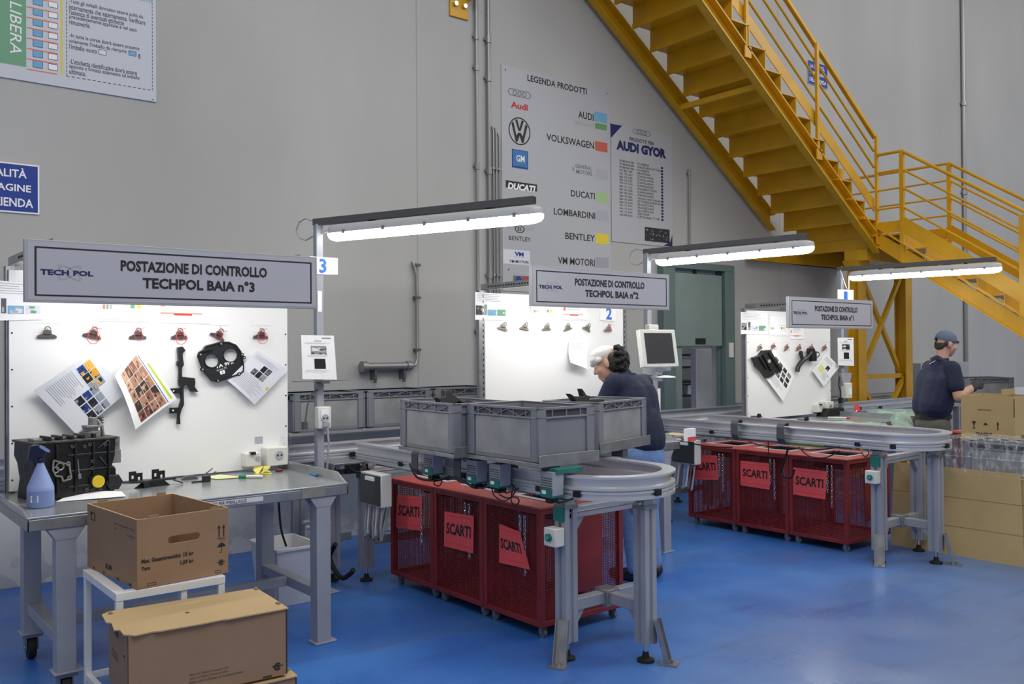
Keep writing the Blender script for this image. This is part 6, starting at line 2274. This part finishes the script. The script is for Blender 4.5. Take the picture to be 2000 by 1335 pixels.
c = ony(1564, 690, Y2 - .04)
m.lathe([(.012, -.008), (.03, -.008), (.03, .008), (.012, .008)], c, BLACK2, 16, 'Y')
m.bar(c, q[2], .05, .012, BLACK2, up=(0, 1, 0))
m.build('ring_lug', t)
m = MB()
c = ony(1588, 694, Y2 - .04)
m.b2((c.x - .05, c.y - .02, c.z - .06), (c.x + .04, c.y + .02, c.z + .04), BLACK)
c2 = ony(1583, 685, Y2 - .04)
for dx in (-.03, .04):
    m.lathe([(.014, -.012), (.032, -.012), (.032, .012), (.014, .012)], c2 + Vector((dx, 0, 0)), BLACK, 16, 'Y')
m.tube([ony(1592, 686, Y2 - .03), ony(1599, 688, Y2 - .03), ony(1601, 693, Y2 - .03), ony(1594, 699, Y2 - .03)], .006, BLACK, 6)
m.build('bracket_block', t, bevel=.004)

# ------------------------------------------------------------------ things on the station one table
T1 = TZ + .0
p = onz(1633, 812, T1)
tag(MB(Matrix.Translation(p)).prism([(-.2, 0), (.2, 0), (.15, .085), (-.14, .085)], (0, 0, 0), (1, 0, 0), (0, 0, 1), (0, .12, 0), BLACK).build('black_tray', origin=p, bevel=.006), 'black plastic box standing behind the red card on the station one table', 'box')
p = onz(1676, 812, T1)
t = thing('red_bundle', 'red card bundle on a wire ring standing on the station one table', 'card', p)
m = MB(Matrix.Translation(p)).prism([(-.05, 0), (.05, 0), (.058, .07), (.03, .10), (.03, .125), (-.04, .125), (-.05, .08)], (0, 0, .005), (1, 0, 0), (0, 0, 1), (0, .02, 0), REDCARD)
m.build('cards', t, bevel=.002)
MB(Matrix.Translation(p)).tube([(.08 * cos(a), -.01, .03 + .035 * sin(a)) for a in [2 * pi * i / 20 for i in range(20)]], .003, CHROME, 5, closed=True).build('ring', t)
MB(Matrix.Translation(p)).cyl((.06, 0, .08), (.06, .03, .08), .018, BLACK, 12).build('knob', t)
a, b = onz(1617, 815, T1 + .008), onz(1660, 816, T1 + .008)
t = thing('marker_pen', 'white marker with red cap on the station one table', 'pen', a)
MB().cyl(a, a.lerp(b, .85), .010, PVCW, 10).build('barrel', t)
MB().cyl(a.lerp(b, .85), b, .011, INKR, 10).build('cap', t)


def film(px, z, h, label, base=FILMG, seed=1):
    c = [onz(a, b, z) for a, b in px]
    m = MB()
    nu, nv = 28, 8
    vs = []
    for j in range(nv + 1):
        for i in range(nu + 1):
            u, v = i / nu, j / nv
            q = (c[0] * (1 - u) + c[1] * u) * (1 - v) + (c[3] * (1 - u) + c[2] * u) * v
            e = min(1, 4 * min(u, 1 - u, v, 1 - v))
            vs.append(q + Vector((.0, .0, e * h * (.6 + .6 * noise.noise(Vector((u * 9, v * 4, seed)))))))
    m.add(vs, [(j * (nu + 1) + i, j * (nu + 1) + i + 1, (j + 1) * (nu + 1) + i + 1, (j + 1) * (nu + 1) + i) for j in range(nv) for i in range(nu)], base)
    q = sum(c, Vector()) / 4
    tag(m.build('film_sheet', origin=q, smooth=80), label, 'plastic film', 'green bubble film on the station one table')


film([(1600, 824), (1612, 832), (1742, 838), (1730, 826)], T1, .035, 'green bubble film roll lying along the front of the station one table', seed=1)
film([(1690, 800), (1700, 812), (1790, 812), (1780, 798)], T1, .04, 'green bubble film behind, next to the red card on the station one table', seed=2)
film([(1735, 812), (1745, 836), (1786, 836), (1776, 806)], T1, .09, 'crumpled green film bundle beside the worker in the vest', seed=3)
p = onz(1318, 848, TZ)
tag(MB(Matrix.Translation(p)).b2((-.08, -.1, 0), (.08, .1, .006), mat('beige_card', (206, 190, 160), .7)).build('beige_card', origin=p), 'beige card on the end of the station two table', 'card')
p = Vector((5.62, 4.72, TZ))
tag(MB(Matrix.Translation(p)).b2((-.05, -.02, 0), (.05, .02, .10), PAPER).b2((-.05, -.0205, 0), (.05, -.02, .035), REDCARD).build('label_card', origin=p), 'white and red card at the end of the station two table', 'card')
# ------------------------------------------------------------------ people


def blob(name, prims, voxel, mt, parent, it=6):
    m = MB()
    for p in prims:
        if p[0] == 'c':
            a, ra, b, rb = Vector(p[1]), p[2], Vector(p[3]), p[4]
            n = 6
            ts = [i / n for i in range(n + 1)]
            m.tube([a.lerp(b, t) for t in ts], [ra + (rb - ra) * t for t in ts], mt, 14)
            m.sph(a, ra, mt, 14)
            m.sph(b, rb, mt, 14)
        else:
            c, r = Vector(p[1]), p[2]
            q = MB((Matrix.Translation(c) @ (p[3].to_4x4() if len(p) > 3 else Matrix())))
            q.sph((0, 0, 0), 1, mt, 20, r)
            m.v += q.v[:0]
            m.add(q.v, q.f, mt)
    me = bpy.data.meshes.new(name)
    me.from_pydata(m.v, [], m.f)
    o = bpy.data.objects.new(name, me)
    COL.objects.link(o)
    r = o.modifiers.new('r', 'REMESH')
    r.mode = 'VOXEL'
    r.voxel_size = voxel
    s = o.modifiers.new('s', 'SMOOTH')
    s.factor, s.iterations = .5, it
    bpy.context.view_layer.update()
    me2 = bpy.data.meshes.new_from_object(o.evaluated_get(bpy.context.evaluated_depsgraph_get()))
    bpy.data.objects.remove(o)
    bpy.data.meshes.remove(me)
    off = parent_loc(parent)
    me2.transform(Matrix.Translation(-off))
    me2.materials.clear()
    me2.materials.append(mt)
    me2.name = name
    me2.shade_smooth()
    o = bpy.data.objects.new(name, me2)
    COL.objects.link(o)
    o.parent = parent
    return o


def hand(w, d, n, curl, sc=1.0, grow=0, thumb=1):
    """capsules of a hand: w wrist, d finger direction, n palm normal (fingers curl towards n), thumb on side thumb * (d x n)"""
    w, d, n = Vector(w), Vector(d).normalized(), Vector(n).normalized()
    s = d.cross(n).normalized() * thumb
    P = []
    L = .085 * sc
    g = grow
    for k in (-1, -.33, .33, 1):
        P.append(('c', w + s * k * .018 * sc, .015 * sc + g, w + d * L + s * k * .030 * sc, .0125 * sc + g))
    for i, (k, l) in enumerate(((1, .072), (.34, .080), (-.34, .075), (-1, .058))):
        p = w + d * L + s * k * .030 * sc
        dd = d.copy()
        for j, f in enumerate((.45, .32, .23)):
            a = curl * (.8 if j == 0 else 1.0) * (1 + .06 * i)
            dd = (dd * cos(a) + n * sin(a)).normalized() if j == 0 else dd
            if j:
                q = n if abs(dd.dot(n)) < .999 else -d
                ax = s
                dd = Matrix.Rotation(-a if thumb > 0 else a, 3, ax) @ dd if False else (dd * cos(a) + (n - dd * n.dot(dd)).normalized() * sin(a) if abs(n.dot(dd)) < .98 else (dd * cos(a) - d * sin(a))).normalized()
            e = p + dd * l * f * sc
            P.append(('c', p, (.0098 - .001 * j) * sc + g, e, (.0092 - .0012 * j) * sc + g))
            p = e
    b = w + d * .022 * sc + s * .026 * sc
    t1 = (d * .75 + s * .75 + n * .35).normalized()
    m1 = b + t1 * .038 * sc
    t2 = (d * .9 + s * .15 + n * .5).normalized()
    m2 = m1 + t2 * .030 * sc
    P += [('c', b, .015 * sc + g, m1, .0115 * sc + g), ('c', m1, .0112 * sc + g, m2, .010 * sc + g), ('c', m2, .010 * sc + g, m2 + (d * .8 + n * .7 - s * .2).normalized() * .022 * sc, .0088 * sc + g)]
    return P


def head(c, f, up, r=1.0):
    """skull, jaw, nose, ears, brow"""
    c, f, up = Vector(c), Vector(f).normalized(), Vector(up).normalized()
    s = f.cross(up).normalized()
    up = s.cross(f).normalized()
    R = Matrix((s, f, up)).transposed()
    L = lambda x, y, z: c + s * x * r + f * y * r + up * z * r
    P = [('e', L(0, -.008, .025), (.074 * r, .092 * r, .088 * r), R),
         ('e', L(0, .022, -.03), (.060 * r, .070 * r, .078 * r), R),
         ('e', L(0, .050, -.085), (.034 * r, .032 * r, .028 * r), R),
         ('c', L(0, .088, .010), .011 * r, L(0, .108, -.030), .014 * r),
         ('c', L(-.012, .095, -.034), .009 * r, L(.012, .095, -.034), .009 * r),
         ('c', L(-.035, .078, .028), .012 * r, L(.035, .078, .028), .012 * r),
         ('c', L(-.020, .084, -.062), .008 * r, L(.020, .084, -.062), .008 * r),
         ('c', L(-.016, .082, -.074), .009 * r, L(.016, .082, -.074), .009 * r)]
    for k in (-1, 1):
        P.append(('e', L(.074 * k, -.01, -.008), (.012 * r, .020 * r, .032 * r), R))
        P.append(('e', L(.038 * k, .060, -.03), (.024 * r, .026 * r, .026 * r), R))
    return P, L, R


def person(base, label, heading):
    t = thing('person', label, 'person', base)
    f = Vector((cos(heading), sin(heading), 0))
    r = Vector((f.y, -f.x, 0))
    return t, (lambda rt, fw, z: Vector(base) + r * rt + f * fw + Vector((0, 0, z))), f, r


def eyes(L, f, parent, r=1):
    for k in (-1, 1):
        m = MB().sph(L(.031 * k, .078, .004), .0105 * r, WPAINT, 10)
        m.sph(L(.031 * k, .0865, .003), .005 * r, INK, 8)
        m.build('eye', parent)


# ---- worker with the white cap, leaning over the station two table
t, P, f, r = person((4.68, 4.37, 0), 'worker in navy sweater and white cap bending over the station two table', radians(97))
hc = P(-.085, .215, 1.510)
hf = (f * .86 - r * .34 + Vector((0, 0, -.30)))
hu = (f * .3 + Vector((0, 0, .95)))
H, HL, HR = head(hc, hf, hu, 1.09)
SL_, SR_ = P(-.18, .09, 1.375), P(.165, .10, 1.36)
EL_, ER_ = P(-.25, .20, 1.12), P(.19, .22, 1.10)
WL_, WR_ = P(-.17, .40, 1.0), P(.10, .42, 1.0)
NB = P(-.03, .13, 1.42)
body = H + [('c', NB, .058, HL(0, -.03, -.05), .052), ('c', P(0, .0, .93), .13, P(0, .07, 1.25), .125), ('c', P(-.08, .09, 1.35), .085, P(.08, .09, 1.35), .085)]
for s_, e_, w_ in ((SL_, EL_, WL_), (SR_, ER_, WR_)):
    body += [('c', s_, .055, e_, .040), ('c', e_, .040, w_, .027)]
for k in (-1, 1):
    body += [('c', P(.09 * k, 0, .88), .085, P(.10 * k, .02, .48), .055), ('c', P(.10 * k, .02, .48), .053, P(.10 * k, -.02, .08), .038), ('c', P(.10 * k, -.03, .05), .04, P(.11 * k, .15, .035), .03)]
body += hand(WL_, (f * .8 + r * .3 + Vector((0, 0, -.4))), Vector((0, 0, -1)) + f * .2, .5, thumb=1)
body += hand(WR_, (f * .8 - r * .3 + Vector((0, 0, -.4))), Vector((0, 0, -1)) + f * .2, .5, thumb=-1)
b = blob('body', body, .0075, SKIN, t, 4)
eyes(HL, hf, t, 1.09)
sw = [('c', P(0, -.01, 1.03), .158, P(0, .0, 1.08), .155), ('c', P(0, -.012, .985), .166, P(0, -.012, 1.01), .160), ('c', P(-.03, .0, 1.05), .135, P(-.055, .06, 1.27), .140), ('c', P(.03, .0, 1.05), .135, P(.055, .06, 1.27), .140), ('c', P(-.11, .085, 1.35), .096, P(.095, .09, 1.34), .096), ('c', P(-.03, .10, 1.36), .09, P(-.035, .13, 1.425), .068)]
for s_, e_, w_ in ((SL_, EL_, WL_), (SR_, ER_, WR_)):
    sw += [('c', s_, .078, e_, .062), ('c', e_, .060, e_.lerp(w_, .93), .040)]
blob('sweater', sw, .012, NAVY, t, 5)
blob('sweater_collar', [('c', P(-.075, .09, 1.425), .016, P(-.04, .06, 1.43), .018), ('c', P(-.04, .06, 1.43), .018, P(.02, .07, 1.43), .018), ('c', P(.02, .07, 1.43), .018, P(.045, .13, 1.415), .016)], .006, NAVY, t, 3)
jn = [('c', P(0, -.01, .90), .150, P(0, -.01, .84), .158)]
for k in (-1, 1):
    jn += [('c', P(.085 * k, -.01, .86), .105, P(.10 * k, .02, .48), .078), ('c', P(.10 * k, .02, .48), .078, P(.10 * k, -.02, .10), .065)]
blob('jeans', jn, .013, JEANS, t, 5)
for k in (-1, 1):
    blob('shoe', [('c', P(.10 * k, -.05, .05), .048, P(.105 * k, .06, .045), .044), ('c', P(.105 * k, .06, .042), .042, P(.115 * k, .17, .036), .036)], .008, BLACK2, t, 3)
blob('hair', [('e', HL(.0, -.060, .0), (.084, .066, .092), HR), ('e', HL(.05, -.045, -.01), (.038, .05, .075), HR), ('e', HL(-.05, -.045, -.01), (.038, .05, .075), HR), ('e', HL(0, -.08, -.055), (.06, .04, .045), HR)] + [('e', HL(.088 * sin(a) * cos(b_), -.07 - .055 * cos(a), .012 + .085 * sin(a) * sin(b_)), (.020, .020, .020), HR) for a in (.35, .8, 1.25) for b_ in [i * .7 for i in range(9)]], .006, HAIR, t, 1)
blob('cap', [('e', HL(0, .020, .066), (.095, .100, .066), HR), ('e', HL(0, .055, .045), (.090, .070, .046), HR), ('c', HL(-.078, .035, .03), .020, HL(0, .110, .030), .022), ('c', HL(0, .110, .030), .022, HL(.078, .035, .03), .020)], .008, CAPW, t, 4)

# ---- worker with the grey cap and the quilted vest, at the station one table
t, P, f, r = person((8.22, 4.02, 0), 'worker in quilted navy vest, grey cap and dark gloves at the right', radians(-33))
hc = P(.0, .125, 1.640)
hf = (f * .95 - r * .10 + Vector((0, 0, -.12)))
H, HL, HR = head(hc, hf, Vector((0, 0, 1)) + f * .1)
SRr, SLl = P(.18, .07, 1.415), P(-.19, .085, 1.415)
ERr, ELl = P(.245, .09, 1.165), P(-.25, .14, 1.15)
WRr, WLl = P(.215, .265, 1.255), P(-.12, .36, 1.13)
body = H + [('c', P(0, .075, 1.46), .060, HL(0, -.02, -.05), .054), ('c', P(0, .0, .95), .125, P(0, .05, 1.28), .13), ('c', P(-.09, .07, 1.38), .085, P(.09, .07, 1.38), .085)]
for s_, e_, w_ in ((SRr, ERr, WRr), (SLl, ELl, WLl)):
    body += [('c', s_, .056, e_, .046), ('c', e_, .047, e_.lerp(w_, .4), .043), ('c', e_.lerp(w_, .4), .043, w_, .030)]
for k in (-1, 1):
    body += [('c', P(.09 * k, 0, .90), .085, P(.10 * k, .02, .5), .055), ('c', P(.10 * k, .02, .5), .053, P(.10 * k, -.02, .08), .038), ('c', P(.10 * k, -.03, .05), .04, P(.11 * k, .15, .035), .03)]
hr = hand(WRr, (f * .75 - r * .25 + Vector((0, 0, .55))), (-r + f * .1 + Vector((0, 0, -.2))), 1.25, thumb=-1)
hl = hand(WLl, (f * .9 + Vector((0, 0, -.1))), (r * .9 + Vector((0, 0, -.3))), .9, thumb=1)
body += hr + hl
blob('body', body, .0075, SKIN, t, 4)
eyes(HL, hf, t)
for nm, w_, d_, n_, c_, th in (('r', WRr, (f * .75 - r * .25 + Vector((0, 0, .55))), (-r + f * .1 + Vector((0, 0, -.2))), 1.25, -1), ('l', WLl, (f * .9 + Vector((0, 0, -.1))), (r * .9 + Vector((0, 0, -.3))), .9, 1)):
    w_ = Vector(w_)
    blob('glove', hand(w_, d_, n_, c_, grow=.0035, thumb=th) + [('c', w_ - Vector(d_).normalized() * .03, .036, w_ + Vector(d_).normalized() * .02, .034)], .006, GLOVE, t, 3)
po = []
for s_, e_ in ((SRr, ERr), (SLl, ELl)):
    po += [('c', s_, .076, s_.lerp(e_, .62), .074)]
po += [('c', P(-.09, .06, 1.38), .092, P(.09, .06, 1.38), .092), ('c', P(0, .0, .97), .135, P(0, .05, 1.3), .14), ('c', P(0, .07, 1.42), .075, P(0, .085, 1.485), .066)]
blob('polo_shirt', po, .011, NAVY, t, 4)
ve = [('c', P(-.05, -.015, 1.07), .150, P(-.06, .04, 1.30), .152), ('c', P(.05, -.015, 1.07), .150, P(.06, .04, 1.30), .152), ('c', P(-.11, .06, 1.395), .092, P(.11, .06, 1.395), .092), ('c', P(0, .03, 1.40), .10, P(0, .05, 1.47), .072), ('c', P(-.03, .04, 1.05), .13, P(.03, .05, 1.3), .15)]
blob('quilted_vest', ve, .011, VEST, t, 4)
blob('vest_collar', [('c', P(.06, .09, 1.475), .018, P(.05, .02, 1.50), .02), ('c', P(.05, .02, 1.50), .02, P(-.05, .02, 1.50), .02), ('c', P(-.05, .02, 1.50), .02, P(-.06, .09, 1.475), .018), ('c', P(.06, .09, 1.475), .018, P(.035, .16, 1.44), .018)], .007, VEST, t, 3)
MB().bar(P(.06, -.015, 1.487), P(.03, -.055, 1.455), .015, .005, PAPER).build('reflective_strip', t)
tr = [('c', P(0, -.005, .97), .140, P(0, -.01, .88), .158)]
for k in (-1, 1):
    tr += [('c', P(.085 * k, -.01, .89), .102, P(.10 * k, .02, .5), .080), ('c', P(.10 * k, .02, .5), .08, P(.10 * k, -.02, .10), .07)]
blob('trousers', tr, .012, TROUS, t, 5)
m = MB()
m.tube([P(.148 * cos(a), .148 * sin(a) - .003, .985) for a in [2 * pi * i / 32 for i in range(32)]], .0, BLACK, 4, closed=True) if 0 else None
prof = [(.152, -.02), (.158, -.018), (.158, .018), (.152, .02)]
m.lathe(prof, P(0, -.003, .975), BLACK2, 30)
m.build('belt', t)
for k in (-1, 1):
    blob('shoe', [('c', P(.10 * k, -.05, .05), .048, P(.105 * k, .06, .045), .044), ('c', P(.105 * k, .06, .042), .042, P(.115 * k, .17, .036), .036)], .008, BLACK2, t, 3)
blob('cap', [('e', HL(0, -.004, .050), (.083, .100, .078), HR), ('e', HL(0, .0, .035), (.084, .100, .04), HR)], .008, CAPB, t, 4)
blob('cap_visor', [('c', HL(-.055, .085, .035), .009, HL(0, .13, .025), .008), ('c', HL(0, .13, .025), .008, HL(.055, .085, .035), .009), ('c', HL(-.03, .09, .035), .011, HL(.03, .09, .035), .011), ('c', HL(0, .09, .035), .011, HL(0, .125, .028), .009)], .006, CAPB, t, 3)
blob('hair', [('e', HL(0, -.066, -.022), (.060, .032, .044), HR), ('e', HL(.058, -.036, .0), (.018, .028, .026), HR), ('e', HL(-.058, -.036, .0), (.018, .028, .026), HR)], .007, mat('short_hair', (66, 58, 54), .8), t, 2)
m = MB().b2((-.012, -.008, -.01), (.012, .008, .01), BLACK)
MB(Matrix.Translation(HL(0, -.102, .035))).box((0, 0, 0), (.03, .02, .022), BLACK, rz=radians(-20)).bar((0, 0, -.01), Vector((-.03, .0, -.05)), .012, .004, BLACK).build('cap_strap', t)
